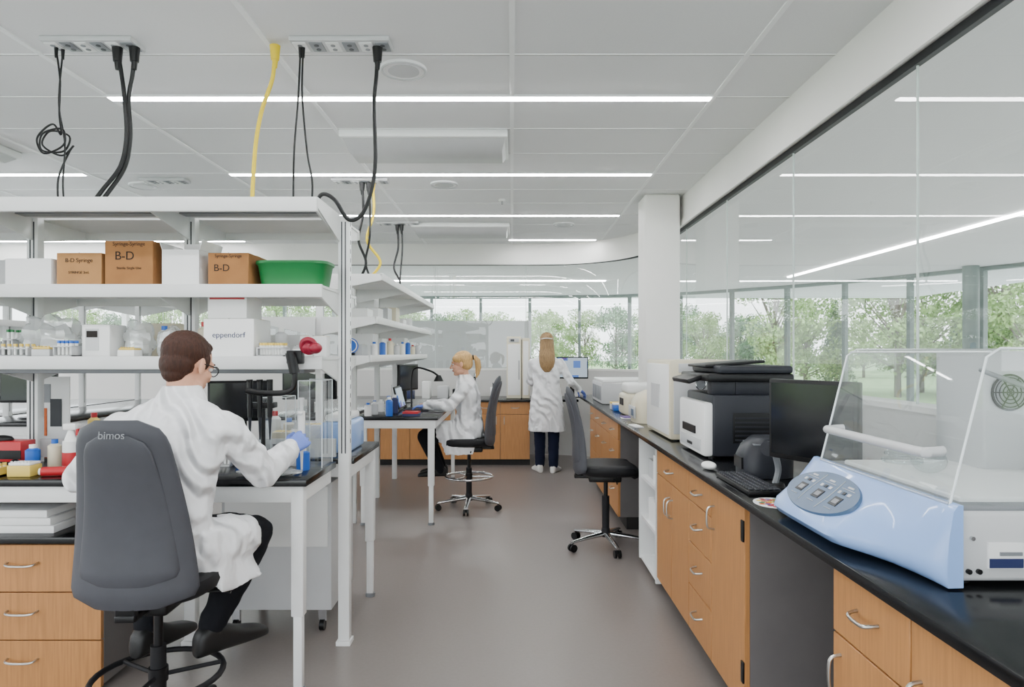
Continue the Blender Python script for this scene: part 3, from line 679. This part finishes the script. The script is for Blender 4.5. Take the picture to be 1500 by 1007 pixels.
for k in range(4): b.torus((1.44,1.972,1.335),.01+.011*k,.0018,'blk',axis=(0,1,0),n=24,seg=6)
for k in range(3): b.tube([(1.44+.05*math.cos(k*pi/3),1.971,1.335+.05*math.sin(k*pi/3)),(1.44-.05*math.cos(k*pi/3),1.971,1.335-.05*math.sin(k*pi/3))],.002,'blk',sm=0)
xf0,xt=1.0,1.085; y0,y1=1.56,2.21; z0,z1=1.10,1.46
pane(b,[(xf0,y0,z0),(xf0,y1,z0),(xt,y1,z1-.02),(xt,y0,z1-.02)]); pane(b,[(xt,y0,z1-.02),(xt,y1,z1-.02),(xt+.03,y1,z1),(xt+.03,y0,z1)])
pane(b,[(xt+.03,y0,z1),(xt+.03,y1,z1),(1.61,y1,z1),(1.61,y0,z1)])
for y in (y0,y1): pane(b,[(xf0,y,z0),(xt,y,z1-.02),(xt+.03,y,z1),(1.61,y,z1),(1.61,y,z0)])
for y in (y0,y1): b.tube([(xf0,y,z0),(xt,y,z1-.02),(xt+.03,y,z1),(1.61,y,z1)],.0032,'acrye',sm=0)
b.tube([(xt+.01,y0,z1-.008),(xt+.01,y1,z1-.008)],.0028,'acrye',sm=0); b.tube([(xf0,y0,z0+.004),(xf0,y1,z0+.004)],.0045,'film',sm=0)
hx=1.0
b.tube([(hx+.03,1.63,1.215),(hx-.01,1.63,1.212),(hx-.022,1.66,1.212),(hx-.022,2.08,1.212),(hx-.01,2.12,1.212),(hx+.03,2.12,1.215)],.0125,'lgr',seg=12)
b.tube([(1.25,1.60,1.11),(1.33,1.62,1.30),(1.36,1.98,1.40)],.007,'mgr',seg=8); b.tube([(1.30,1.60,1.11),(1.38,1.62,1.28)],.009,'dgr',seg=8)
for k in range(3): b.torus((1.16,2.03,1.13+.02*k),.05-.008*k,.006,'acry')
b.sph((1.16,1.9,1.15),(.045,.045,.035),'acry')
b.box((1.075,1.540,.962),(1.155,1.546,1.02),'paper').box((1.077,1.538,.964),(1.153,1.541,.985),'navy'); b.box((1.10,1.537,.992),(1.15,1.541,1.0),'mgr')
for x in (1.022,1.045): b.cyl((x+.01,1.538,.955),(x+.01,1.548,.955),.006,'blk')
b.cyl((1.04,1.538,1.03),(1.04,1.547,1.03),.005,'chrome')
shk=b.finish(ang=50)
def monitor(loc,rz,w=.5,h=.3,zc=.26,scr='scr',stand=True):
    b=B('computer_monitor')
    b.box((-w/2,0,zc-h/2),(w/2,.03,zc+h/2),'blk',bev=.006); b.box((-w/2+.014,-.003,zc-h/2+.02),(w/2-.014,.002,zc+h/2-.014),scr); b.box((-w/4,.03,zc-h/4),(w/4,.055,zc+h/4),'blk',bev=.01)
    b.box((-.03,.04,.01),(.03,.065,zc),'blk',bev=.005); b.loft([ring((0,.05,0),(.11,0,0),(0,.085,0),28),ring((0,.05,.012),(.10,0,0),(0,.078,0),28)],'blk')
    return b.finish(loc=loc,rz=rz)
monitor((1.075,2.46,.9155),-pi/2+.50,w=.37,h=.30,zc=.285)
b=B('keyboard'); b.box((.88,2.54,.917),(1.01,2.95,.935),'blk',bev=.005)
for i in range(5):
    for j in range(14): b.box((.888+.024*i,2.55+.0275*j,.935),(.908+.024*i,2.573+.0275*j,.941),'dgr',bev=.002,seg=1)
b.finish()
b=B('mouse_pad'); b.loft([ring((.93,2.42,.9155),(.07,0,0),(0,.085,0),32),ring((.93,2.42,.918),(.07,0,0),(0,.085,0),32)],'paper'); 
for k in range(30):
    an=k*2.4; rr=.0105*math.sqrt(k+.5); b.cyl((.93+rr*math.cos(an),2.42+rr*1.25*math.sin(an),.918),(.93+rr*math.cos(an),2.42+rr*1.25*math.sin(an),.9184+.0001*(k%3)),.011,('red','yel','card','green','inko','purple','crim')[k%7],seg=12)
b.finish()
B('computer_mouse').sph((.90,3.12,.935),(.032,.055,.018),'wht').finish()
b=B('label_printer'); b.loft([ring((1.10,2.98,.917),(.11,0,0),(0,.10,0),28,.6),ring((1.10,2.98,1.0),(.112,0,0),(0,.10,0),28,.6),ring((1.11,2.98,1.05),(.10,0,0),(0,.09,0),28,.65),ring((1.12,2.98,1.085),(.07,0,0),(0,.07,0),28,.7)],'dgr')
b.box((.985,2.93,.95),(1.0,3.03,1.0),'blk').box((1.03,2.90,1.055),(1.13,3.05,1.06),'mgr').finish(ang=45)
b=B('barcode_scanner'); b.loft([ring((1.05,2.73,.916),(.04,0,0),(0,.05,0),20),ring((1.05,2.73,.93),(.035,0,0),(0,.045,0),20)],'blk'); b.tube([(1.05,2.73,.92),(1.065,2.73,.98),(1.05,2.72,1.04)],.013,'mgr'); b.tube([(1.07,2.76,1.075),(1.01,2.70,1.07)],(.024,.03),'dgr',seg=12,sm=2); b.finish()
b=B('multifunction_printer')
b.box((1.00,3.4,.93),(1.38,3.9,1.24),'dgr',bev=.012); b.box((.955,3.405,.93),(1.005,3.895,1.20),'wht',bev=.014)
b.box((.95,3.45,.95),(.957,3.85,1.01),'lgr',bev=.003).box((.948,3.55,1.03),(.957,3.8,1.07),'blk').box((.948,3.60,.965),(.953,3.70,.98),'blk')
b.box((1.12,3.42,1.24),(1.38,3.88,1.31),'dgr',bev=.006); b.box((1.00,3.42,1.24),(1.12,3.5,1.31),'dgr',bev=.006)
b.box((.97,3.38,1.305),(1.40,3.92,1.345),'blk',bev=.01); b.box((1.03,3.39,1.345),(1.40,3.91,1.385),'dgr',bev=.014); b.box((.99,3.5,1.385),(1.30,3.85,1.40),'blk',bev=.006,rot=(0,-.08,0))
b.box((.90,3.50,1.30),(.98,3.84,1.325),'blk',bev=.006,rot=(0,-.3,0)); b.box((1.10,3.394,1.0),(1.30,3.401,1.15),'blk',bev=.002)
for k in range(6): b.box((1.11,3.391,1.01+.022*k),(1.29,3.395,1.018+.022*k),'dgr')
for x in (1.01,1.35):
    for y in (3.45,3.85): b.cyl((x,y,.9155),(x,y,.932),.018,'blk')
b.finish()
b=B('benchtop_analyzer'); b.box((.95,4.1,.925),(1.38,4.8,1.405),'cream',bev=.012); b.box((.942,4.13,.95),(.952,4.77,1.38),'wht',bev=.004); b.box((1.0,4.093,1.33),(1.34,4.102,1.385),'lgr',bev=.003)
b.box((.97,4.094,.96),(1.36,4.102,1.31),'lgr',bev=.004); b.cyl((1.13,4.085,1.26),(1.13,4.096,1.26),.03,'mgr'); b.torus((1.13,4.084,1.26),.03,.004,'chrome',axis=(0,1,0)); b.box((.936,4.35,1.1),(.944,4.6,1.25),'lgr')
for x in (1.0,1.33):
    for y in (4.15,4.75): b.cyl((x,y,.9155),(x,y,.93),.018,'blk')
b.finish()
b=B('tabletop_centrifuge'); b.loft([ring((1.10,5.28,.917),(.17,0,0),(0,.18,0),36,.55),ring((1.10,5.28,1.07),(.17,0,0),(0,.18,0),36,.55),ring((1.12,5.28,1.13),(.15,0,0),(0,.165,0),36,.65),ring((1.13,5.28,1.16),(.10,0,0),(0,.12,0),36,.8)],'cream'); b.box((.922,5.15,.95),(.935,5.41,1.04),'lgr',bev=.004).box((.918,5.19,.97),(.925,5.27,1.02),'pblue').finish(ang=45)
b=B('thermal_cycler'); b.box((.95,5.75,.916),(1.3,6.1,1.10),'cream',bev=.03,seg=4); b.box((.97,5.77,1.10),(1.28,6.08,1.19),'wht',bev=.03,seg=4); b.box((.945,5.82,1.0),(.952,6.0,1.06),'blk').finish()
b=B('sample_analyzer'); b.box((.93,7.05,.916),(1.5,7.9,1.14),'lgr',bev=.015); b.box((.94,7.1,1.14),(1.45,7.85,1.17),'wht',bev=.01)
for k in range(5): b.box((.925,7.12+.15*k,.95),(.932,7.24+.15*k,1.1),'mgr',bev=.003)
b.finish()
b=B('paper_stack'); b.box((.87,4.86,.916),(.93,5.05,.922),'paper',rot=(0,0,.1)).box((.89,5.5,.916),(1.08,5.66,.922),'paper',rot=(0,0,-.1)).box((.9,5.52,.922),(1.07,5.65,.930),'purple',rot=(0,0,.1)).finish()
b=B('pipette_tip_box'); b.box((.93,6.25,.916),(1.06,6.35,.97),'cyan',bev=.004).box((.93,6.25,.97),(1.06,6.35,.985),'wht',bev=.003).finish()
b=B('pipette_tip_box'); b.box((.93,6.40,.916),(1.06,6.50,.97),'lgr',bev=.004).box((.93,6.40,.97),(1.06,6.5,.985),'tip',bev=.003).finish()
monitor((.80,9.05,.8505),-.05,w=.42,h=.29,zc=.40,scr='disp')
b=B('incubator_tower'); b.box((-.07,8.85,.855),(.12,9.15,1.66),'tan',bev=.01); b.box((.13,8.86,.855),(.23,9.14,1.64),'cream',bev=.008); b.box((.12,8.88,.855),(.13,9.1,1.62),'slot')
b.box((-.055,8.843,.90),(.105,8.851,1.56),'wht',bev=.004); b.box((.085,8.836,1.1),(.095,8.844,1.35),'mgr',bev=.002); b.box((-.04,8.840,1.585),(.09,8.851,1.635),'lgr',bev=.003); b.box((-.02,8.838,1.595),(.03,8.842,1.625),'slot')
b.box((.145,8.853,.90),(.215,8.861,1.60),'wht',bev=.003); b.finish()
b=B('reagent_box_row')
for k,(m,w,h) in enumerate((('blk',.12,.12),('lgr',.14,.16),('wht',.1,.22),('navy',.08,.1),('mgr',.2,.18))): b.box((-.78-.2*k,8.95,.8505),(-.78-.2*k+w,9.15,.85+h),m,bev=.005)
b.finish()
b=B('soap_dispenser'); b.cyl((-.25,8.95,.8505),(-.25,8.95,1.0),.035,'wht'); b.tube([(-.25,8.95,1.0),(-.25,8.95,1.05),(-.25,8.9,1.05)],.006,'blk'); b.finish()
b=B('sink_faucet'); b.tube([(-.5,9.3,.85),(-.5,9.3,1.1),(-.5,9.2,1.17),(-.5,9.08,1.12)],.012,'chrome'); b.cyl((-.5,9.3,.85),(-.5,9.3,.87),.03,'chrome').finish()
# ---------------------------------------------------------------- island 1 contents
def carton(name,x0,x1,y0,y1,z,h,m,lbl=None,open_=False):
    b=B(name)
    if not open_:
        b.box((x0,y0,z),(x1,y1,z+h),m,bev=.002,seg=1); b.box(((x0+x1)/2-.0015,y0-.0005,z+h-.001),((x0+x1)/2+.0015,y1,z+h+.001),'ink'); b.box((x0,(y0+y1)/2-.025,z+h),(x1,(y0+y1)/2+.025,z+h+.0008),'tip')
    else:
        t=.004
        b.box((x0,y0,z),(x1,y1,z+t),m).box((x0,y0,z),(x1,y0+t,z+h),m).box((x0,y1-t,z),(x1,y1,z+h),m).box((x0,y0,z),(x0+t,y1,z+h),m).box((x1-t,y0,z),(x1,y1,z+h),m)
        b.poly([(x0,y1-t,z+h),(x1,y1-t,z+h),(x1,y1+.01,z+h+.06),(x0,y1+.01,z+h+.06)],(0,t,0),m)
        b.poly([(x0,y0,z+h),(x0,y1,z+h),(x0-.012,y1,z+h+.035),(x0-.012,y0,z+h+.035)],(.003,0,0),m); b.poly([(x1,y0,z+h),(x1,y1,z+h),(x1+.012,y1,z+h+.045),(x1+.012,y0,z+h+.045)],(.003,0,0),m)
    o=b.finish()
    for (s,dx,dz,sz,mm) in (lbl or []): text(s,o,((x0+x1)/2+dx,y0-.001,z+dz),(pi/2,0,0),sz,mm)
    return o
z=1.7555; ya,yb=3.11,3.36
carton('white_carton',-2.31,-2.10,ya,yb,z,.125,'paper')
carton('cardboard_box',-2.075,-1.87,ya,yb,z,.15,'card',[('B-D Syringe',0,.115,.026,'ink'),('SYRINGE 3mL',0,.06,.016,'ink')])
carton('cardboard_box',-1.855,-1.635,ya,yb,z,.205,'card2',[('Syringe-Syringe',0,.19,.024,'ink'),('B-D',-.02,.135,.055,'ink'),('Sterile Single Use',0,.08,.016,'ink')])
carton('white_open_carton',-1.595,-1.425,ya,yb-.03,z,.165,'paper',None,True)
carton('cardboard_box',-1.385,-1.20,ya,yb,z,.15,'card2',[('Syringe-Syringe',0,.135,.02,'ink'),('B-D',-.03,.08,.045,'ink')])
b=B('green_storage_tub'); q=[]
for zz,k in ((0,.88),(.10,.98),(.105,1.03),(.118,1.03),(.118,.97),(.012,.86)): q.append(ring((-1.02,3.225,z+zz),(.165*k,0,0),(0,.105*k,0),32,.45))
b.loft(q,'green').finish(ang=50)
b=B('navy_pouch'); b.box((-1.19,3.335,z),(-.95,3.375,z+.145),'navy',bev=.018,seg=3); b.finish()
z=1.4305
def rack(x0,x1,y0,y1,z,h,m='lgr',n=5,capm='tip'):
    b=B('tube_rack'); b.box((x0,y0,z),(x1,y1,z+.008),m); b.box((x0,y0,z+h*.6),(x1,y1,z+h*.6+.006),m)
    for x in (x0,x1-.005):
        b.box((x,y0,z),(x+.005,y1,z+h*.62),m)
    for i in range(n):
        for j in range(2):
            xx=x0+.015+(x1-x0-.03)*i/(n-1); yy=y0+.02+(y1-y0-.04)*j; b.cyl((xx,yy,z+.01),(xx,yy,z+h),.007,'wht',seg=10); b.cyl((xx,yy,z+h-.012),(xx,yy,z+h),.0085,capm,seg=10)
    b.finish()
def tipbox(x0,x1,y0,y1,z,h,m='lgr',m2='tip'):
    b=B('pipette_tip_box'); b.box((x0,y0,z),(x1,y1,z+h*.8),m,bev=.004); b.box((x0+.004,y0+.004,z+h*.8),(x1-.004,y1-.004,z+h),m2,bev=.003)
    for i in range(6): b.cyl((x0+.012+(x1-x0-.024)*i/5,y0+.014,z+h),(x0+.012+(x1-x0-.024)*i/5,y0+.014,z+h+.006),.004,m2,seg=8)
    b.finish()
def bottle(x,y,z,rr,h,m,cap):
    b=B('reagent_bottle'); b.cyl((x,y,z),(x,y,z+h*.78),rr,m).cyl((x,y,z+h*.78),(x,y,z+h*.86),rr,m,rr*.5).cyl((x,y,z+h*.84),(x,y,z+h),rr*.5,cap).finish()
rack(-2.34,-2.20,3.10,3.18,z,.06); tipbox(-2.185,-2.10,3.10,3.18,z,.045); rack(-2.085,-2.0,3.10,3.18,z,.075,n=4,capm='cyan'); rack(-2.42,-2.37,3.24,3.34,z,.13,capm='green',n=2); rack(-1.165,-1.04,3.11,3.20,z,.065,n=8); tipbox(-1.03,-.96,3.2,3.3,z,.05,'wht','lgr')
b=B('specimen_jar'); b.cyl((-1.46,3.16,z),(-1.46,3.16,z+.07),.03,'acry').cyl((-1.46,3.16,z),(-1.46,3.16,z+.05),.026,'paper').cyl((-1.46,3.16,z+.07),(-1.46,3.16,z+.085),.032,'wht').finish()
tipbox(-1.80,-1.72,3.11,3.18,z,.04,'wht','tip'); bottle(-1.69,3.32,z,.028,.15,'wht','cyan'); bottle(-1.50,3.33,z,.03,.17,'cream','red'); bottle(-1.12,3.31,z,.028,.14,'lgr','wht'); carton('supply_box',-1.03,-.90,3.31,3.38,z,.10,'paper')
def bag(name,c,r,m='film',sd=1):
    b=B(name); b.sph(c,r,m,u=28,v=18); bm=b.bm; rnd=random.Random(sd)
    for v in bm.verts:
        d=v.co-V(c); k=1+.10*math.sin(d.x*70+sd)+.08*math.sin(d.y*60+d.z*80+sd*2)+rnd.uniform(-.05,.05); v.co=V(c)+d*k
        v.co.z=max(v.co.z,c[2]-r[2]*.72)
    b.finish(ang=20)
bag('plastic_film_wrap',(-2.21,3.275,z+.085),(.15,.07,.115),sd=1); bag('plastic_bag',(-1.78,3.26,z+.075),(.065,.055,.10),sd=4); bag('plastic_bag',(-1.60,3.2,z+.06),(.055,.06,.085),sd=6)
b=B('labelled_container'); b.box((-1.98,3.14,z),(-1.85,3.28,z+.15),'paper',bev=.006).box((-1.96,3.137,z+.03),(-1.90,3.141,z+.13),'lgr').box((-1.955,3.135,z+.09),(-1.905,3.139,z+.12),'ink').finish()
o=carton('white_product_box',-1.41,-1.18,3.12,3.34,z,.175,'paper',[('eppendorf',-.0,.10,.036,'navy')])
o=carton('white_product_box',-1.40,-1.22,3.14,3.33,z+.177,.105,'paper'); 
b=B('box_stripe_label'); b.box((-1.39,3.137,z+.265),(-1.23,3.1395,z+.275),'red').finish()
b=B('articulated_arm'); b.tube([(-.98,3.05,1.38),(-.965,3.03,1.42),(-.955,3.0,1.36),(-.96,3.0,1.30),(-1.0,2.99,1.275),(-1.10,2.98,1.275),(-1.16,2.98,1.285)],.0125,'blk',seg=10)
b.cyl((-.975,3.0,1.45),(-.955,3.0,1.36),.022,'blk'); b.box((-1.0,3.02,1.40),(-.93,3.065,1.46),'blk',bev=.006); b.sph((-.90,3.035,1.475),(.04,.03,.035),'crim').sph((-.87,3.02,1.47),(.03,.03,.025),'crim'); b.torus((-.9,3.02,1.48),.03,.012,'crim',axis=(0,1,.3)).finish()
b=B('pipette_stand'); b.box((-1.20,3.02,.916),(-1.06,3.14,.928),'blk',bev=.004); b.cyl((-1.13,3.10,.92),(-1.13,3.10,1.22),.010,'blk'); b.box((-1.19,3.06,1.20),(-1.07,3.12,1.225),'blk',bev=.004)
for k in (-1,0,1): b.cyl((-1.13+.045*k,3.06,1.33),(-1.13+.045*k,3.06,1.16),.013,'blk',.010); b.cyl((-1.13+.045*k,3.06,1.16),(-1.13+.045*k,3.06,1.06),.008,'dgr',.003); b.box((-1.135+.045*k,3.03,1.32),(-1.125+.045*k,3.06,1.33),'blk')
b.finish()
def acrylic(name,x0,x1,y0,y1,z0,z1):
    b=B(name); pane(b,[(x0,y0,z0),(x1,y0,z0),(x1,y0,z1),(x0,y0,z1)]); pane(b,[(x1,y0,z0),(x1,y1,z0),(x1,y1,z1),(x1,y0,z1)]); pane(b,[(x0,y1,z0),(x0,y0,z0),(x0,y0,z1),(x0,y1,z1)])
    for (x,y) in ((x0,y0),(x1,y0),(x1,y1),(x0,y1)): b.tube([(x,y,z0),(x,y,z1)],.0024,'acrye',sm=0)
    b.tube([(x0,y0,z1),(x1,y0,z1),(x1,y1,z1),(x0,y1,z1)],.0024,'acrye',sm=0); b.finish()
acrylic('acrylic_splash_shield',-.99,-.88,3.16,3.34,.917,1.32); acrylic('acrylic_beta_block',-1.18,-1.06,3.2,3.34,.917,1.24)
bottle(-.955,3.12,.9155,.03,.10,'cyan','wht')
tipbox(-1.30,-1.20,3.22,3.32,.9155,.06,'cyan','lgr'); rack(-1.42,-1.32,3.2,3.3,.9155,.11,n=5,capm='purple'); tipbox(-1.55,-1.45,3.2,3.3,.9155,.06,'lgr','tip')
b=B('wash_bottle'); b.cyl((-1.02,3.24,1.0),(-1.02,3.24,1.09),.028,'wht',.026) ; b.cyl((-1.02,3.24,.916),(-1.02,3.24,1.0),.028,'wht'); b.cyl((-1.02,3.24,1.09),(-1.02,3.24,1.12),.022,'lgr',.010).tube([(-1.02,3.24,1.12),(-1.02,3.23,1.16),(-1.05,3.2,1.15)],.003,'lgr').finish()
b=B('crumpled_plastic_bag'); 
rs=[]
for i in range(9):
    x=-1.19+.035*i; k=math.sin(pi*(i+.6)/9.4); rs.append([V((x,2.955+.055*k*math.cos(t*2*pi/14)+.006*math.sin(i*3+t),.934+.015*k*math.sin(t*2*pi/14)+.003*math.sin(i*5+t*2))) for t in range(14)])
b.loft(rs,'film').finish(ang=20)
rack(-2.38,-2.20,2.93,3.0,.916,.055,m='tip',n=6,capm='tip'); tipbox(-2.17,-2.07,2.93,3.01,.9155,.06,'tip','wht')
b=B('red_marker_tube'); b.cyl((-2.03,2.95,.936),(-1.92,2.97,.936),.02,'red').cyl((-2.04,2.948,.936),(-2.03,2.95,.936),.015,'wht').finish()
b=B('paper_stack'); b.box((-1.9,2.90,.9155),(-1.72,3.0,.919),'paper',rot=(0,0,.1)); b.finish()
b=B('spray_bottle'); b.cyl((-2.0,3.1,.9155),(-2.0,3.1,1.05),.036,'wht'); b.cyl((-2.0,3.1,.94),(-2.0,3.1,1.0),.037,'red'); b.cyl((-2.0,3.1,1.05),(-2.0,3.1,1.10),.03,'wht',.012); b.box((-2.03,3.08,1.10),(-1.97,3.12,1.13),'wht',bev=.006).box((-1.975,3.09,1.075),(-1.965,3.11,1.105),'red').finish()
bottle(-2.19,3.12,.9155,.03,.115,'cyan','paper'); bottle(-2.11,3.15,.9155,.028,.135,'cream','cyan')
b=B('glove_box'); b.box((-2.5,3.14,.9155),(-2.26,3.24,1.04),'red',bev=.003).box((-2.5,3.139,.96),(-2.26,3.142,1.0),'blk').sph((-2.38,3.19,1.045),(.05,.03,.02),'blk').finish()
b=B('headphones'); b.torus((-2.30,3.075,.945),.062,.007,'blk',axis=(.1,.1,1)); b.sph((-2.36,3.075,.945),(.018,.03,.026),'blk').sph((-2.24,3.075,.945),(.018,.03,.026),'blk').finish()
b=B('purple_carton'); b.box((-1.93,3.08,.9155),(-1.86,3.16,1.0),'purple',bev=.003).finish()
monitor((-1.60,4.02,.9155),0.25,w=.36,h=.24,zc=.25)
b=B('poster_board'); b.box((-2.62,3.70,.98),(-2.4,3.71,1.32),'paper').box((-2.6,3.695,1.0),(-2.52,3.701,1.15),'inko').box((-2.5,3.695,1.05),(-2.44,3.701,1.2),'dgr').box((-2.58,3.695,1.18),(-2.5,3.701,1.28),'mgr').box((-2.56,3.7,.9155),(-2.46,3.72,.985),'blk').finish()
rack(-2.35,-2.15,3.7,3.8,.9155,.10,n=6,capm='cyan'); rack(-2.1,-1.97,3.62,3.7,.9155,.09,n=5,capm='wht'); tipbox(-2.36,-2.25,3.55,3.65,.9155,.06,'cyan','wht'); tipbox(-2.23,-2.12,3.55,3.65,.9155,.06,'lgr','tip')
for i,(x,h,m) in enumerate(((-2.28,.10,'wht'),(-2.2,.15,'cream'),(-2.1,.2,'lgr'),(-1.98,.17,'wht'),(-2.40,.19,'tip'),(-3.0,.23,'lgr'),(-1.36,.2,'wht'),(-1.28,.16,'cream'))):
    bottle(x,3.92,.9155,.032,h,m,'cyan' if i%2 else 'red')
b=B('blue_lab_instrument'); b.box((-1.02,3.62,.9155),(-.86,3.98,1.08),M['blue'],bev=.02,seg=3); b.box((-1.0,3.64,1.08),(-.88,3.95,1.12),'wht',bev=.015).finish()
for i,(x,h,m) in enumerate(((-1.1,.14,'paper'),(-1.25,.1,'cream'),(-1.86,.16,'lgr'))):
    carton('supply_box',x-.06,x+.06,3.72,3.84,.9155,h,m)
for i in range(7):
    carton('supply_box',-3.0+.3*i,-2.8+.3*i,3.5,3.65,1.756,.08+.03*((i*7)%4),('paper','lgr','cream','card')[i%4])
for i in range(6):
    carton('supply_box',-2.9+.33*i,-2.72+.33*i,3.5,3.65,1.431,.08+.03*((i*5)%4),('lgr','paper','wht','cream')[i%4])
# ---------------------------------------------------------------- island 2 contents
b=B('laptop'); b.box((-.99,6.2,.9155),(-.76,6.52,.93),'dgr',bev=.004); b.box((-1.06,6.2,.93),(-1.045,6.52,1.14),'blk',bev=.004,rot=(0,-.25,0)); b.box((-1.045,6.22,.95),(-1.035,6.5,1.125),'disp',rot=(0,-.25,0)).finish()
cols=['wht','cyan','red','lgr','cream','purple','wht','navy','tip','wht','green','lgr']
for i in range(12):
    x=-1.22+.15*(i%3)+.03*(i%2); y=5.78+.14*(i//3); h=.11+.05*((i*7)%3)
    if i in (2,5,8,10,11): continue
    bottle(x,y,.9155,.03,h,cols[i],'wht' if i%2 else 'cyan')
b=B('binder_stack'); b.box((-.93,5.74,.9155),(-.78,5.9,.935),'navy',rot=(0,0,.1)).box((-.92,5.75,.935),(-.79,5.89,.95),'red',rot=(0,0,-.05)).finish()
b=B('monitor_arm_lamp'); b.tube([(-1.0,6.8,.9155),(-1.0,6.8,1.2),(-.95,6.75,1.3),(-.8,6.7,1.27),(-.72,6.7,1.22)],.010,'blk'); b.cyl((-.72,6.7,1.23),(-.72,6.7,1.17),.02,'blk',.05).finish()
b=B('round_blue_sign'); b.cyl((-1.16,4.9,1.50),(-1.16,4.92,1.50),.055,'cyan',seg=32).torus((-1.16,4.9,1.50),.045,.004,'wht',axis=(0,1,0)).box((-1.19,4.9,1.431),(-1.13,4.92,1.45),'blk').finish()
for i in range(7):
    carton('supply_box',-1.28,-1.10,5.0+.4*i,5.2+.4*i,1.431,.08+.03*((i*7)%4),('lgr','paper','wht','cream')[i%4])
for i in range(6):
    carton('supply_box',-1.28,-1.08,5.1+.42*i,5.3+.42*i,1.701,.08+.03*((i*5)%4),('wht','paper','lgr','cream')[i%4])
for i in range(8): bottle(-1.03,5.1+.33*i,1.431,.025,.10+.02*(i%3),('wht','cyan','cream','lgr')[i%4],('cyan','wht','red','wht')[i%4])
monitor((-1.75,5.9,.9155),.1,w=.46,h=.28,zc=.27); monitor((-3.9,5.5,.9155),.0,w=.46,h=.28,zc=.27); monitor((-1.1,7.3,.9155),pi/2-.3,w=.46,h=.28,zc=.27)
B('corridor_bench').box((3.2,8.5,.005),(3.9,11.5,.45),'lgr',bev=.03).finish()
# ---------------------------------------------------------------- trees
def tree_mesh(name,seed,H0,W,leaf,conifer=False):
    rnd=random.Random(seed); vs=[];fs=[];mi=[]
    def tube_(p0,p1,r0,r1):
        d=(p1-p0).normalized(); u=d.orthogonal().normalized(); w=d.cross(u); k=len(vs)
        for p,r in ((p0,r0),(p1,r1)):
            for i in range(6): t=i*pi/3; vs.append(p+u*r*math.cos(t)+w*r*math.sin(t))
        for i in range(6): fs.append((k+i,k+(i+1)%6,k+6+(i+1)%6,k+6+i)); mi.append(0)
    tube_(V((0,0,0)),V((0,0,H0*.8)),.13,.04); cl=[]
    if conifer:
        for i in range(26):
            h=.12+.88*i/26; cl.append((V((0,0,H0*h)),W*(1.02-h)*.9,.35))
    else:
        for i in range(26):
            an=rnd.uniform(0,2*pi); rr=W*math.sqrt(rnd.random())*.75; z=H0*rnd.uniform(.2,.95); rr*=1-.5*abs(z/H0-.55)
            p=V((rr*math.cos(an),rr*math.sin(an),z)); tube_(V((0,0,z*.55)),p,.04,.012); cl.append((p,W*rnd.uniform(.24,.42),W*rnd.uniform(.22,.34)))
    for p,r,rz in cl:
        for j in range(190 if not conifer else 140):
            d=V((rnd.gauss(0,1),rnd.gauss(0,1),rnd.gauss(0,1))).normalized()*rnd.uniform(.5,1.1)
            q=p+V((d.x*r,d.y*r,d.z*rz)); n=V((rnd.gauss(0,1),rnd.gauss(0,1),rnd.gauss(0,1))).normalized(); u=n.orthogonal().normalized(); w=n.cross(u); s=rnd.uniform(.06,.12)
            k=len(vs); vs.extend([q-u*s,q-w*s*.6,q+u*s,q+w*s*.6]); fs.append((k,k+1,k+2,k+3)); mi.append(1)
    me=D.meshes.new(name); me.from_pydata([tuple(v) for v in vs],[],fs); me.materials.append(M['bark']); me.materials.append(M[leaf])
    me.polygons.foreach_set('material_index',mi); me.update(); return me
T=[tree_mesh('deciduous_tree',1,6.5,2.2,'leaf'),tree_mesh('deciduous_tree',2,5.5,2.4,'leaf'),tree_mesh('conifer_tree',3,6.0,1.6,'leaf2',True),tree_mesh('deciduous_tree',5,5.0,2.0,'leaf2')]
rnd=random.Random(11)
spots=[]
for i in range(44):
    k=-.8+1.95*i/43; d=rnd.uniform(46,62); spots.append((k*d,d,rnd.choice((0,1,2,3)),rnd.uniform(.65,1.05)))
for (k,d,t,s) in ((.22,33,1,.62),(.28,30,0,.55),(.335,34,3,.7),(.385,27,0,.9),(.43,30,1,.85),(.475,30,2,.66),(.565,26,0,1.0),(.60,29,1,.95),(.66,30,2,.7),(.72,27,0,1.1),(.76,24,1,.95),(.05,34,0,.6),(-.02,38,1,.7),(-.09,33,3,.7),(-.16,36,0,.7),(-.25,35,1,.75),(-.33,33,0,.75),(-.42,36,1,.8),(-.5,34,0,.7)):
    spots.append((k*d,d,t,s))
for i in range(8): spots.append((rnd.uniform(28,40),rnd.uniform(-6,16),rnd.choice((0,1,3)),rnd.uniform(.8,1.1)))
for (x,y,k,s) in spots:
    o=D.objects.new(T[k].name.split('.')[0],T[k]); COL.objects.link(o); o.location=(x,y,-.27); o.scale=(s,s,s); o.rotation_euler=(0,0,rnd.uniform(0,6))
# ---------------------------------------------------------------- world + camera
w=D.worlds.new('sky'); S.world=w; w.use_nodes=True; n=w.node_tree.nodes; l=w.node_tree.links
bg=n['Background']; tc=n.new('ShaderNodeTexCoord'); sp=n.new('ShaderNodeSeparateXYZ'); cr=n.new('ShaderNodeValToRGB')
l.new(tc.outputs['Generated'],sp.inputs[0]); l.new(sp.outputs['Z'],cr.inputs['Fac']); l.new(cr.outputs['Color'],bg.inputs['Color'])
cr.color_ramp.elements[0].color=(.95,.98,1,1); cr.color_ramp.elements[1].color=(.70,.85,1,1); bg.inputs['Strength'].default_value=4.9
cam=D.cameras.new('camera'); co=D.objects.new('camera',cam); COL.objects.link(co); co.location=(0,0,1.45); co.rotation_euler=(pi/2,0,0)
cam.lens=24; cam.sensor_width=36; cam.shift_y=.009; cam.clip_end=300; S.camera=co
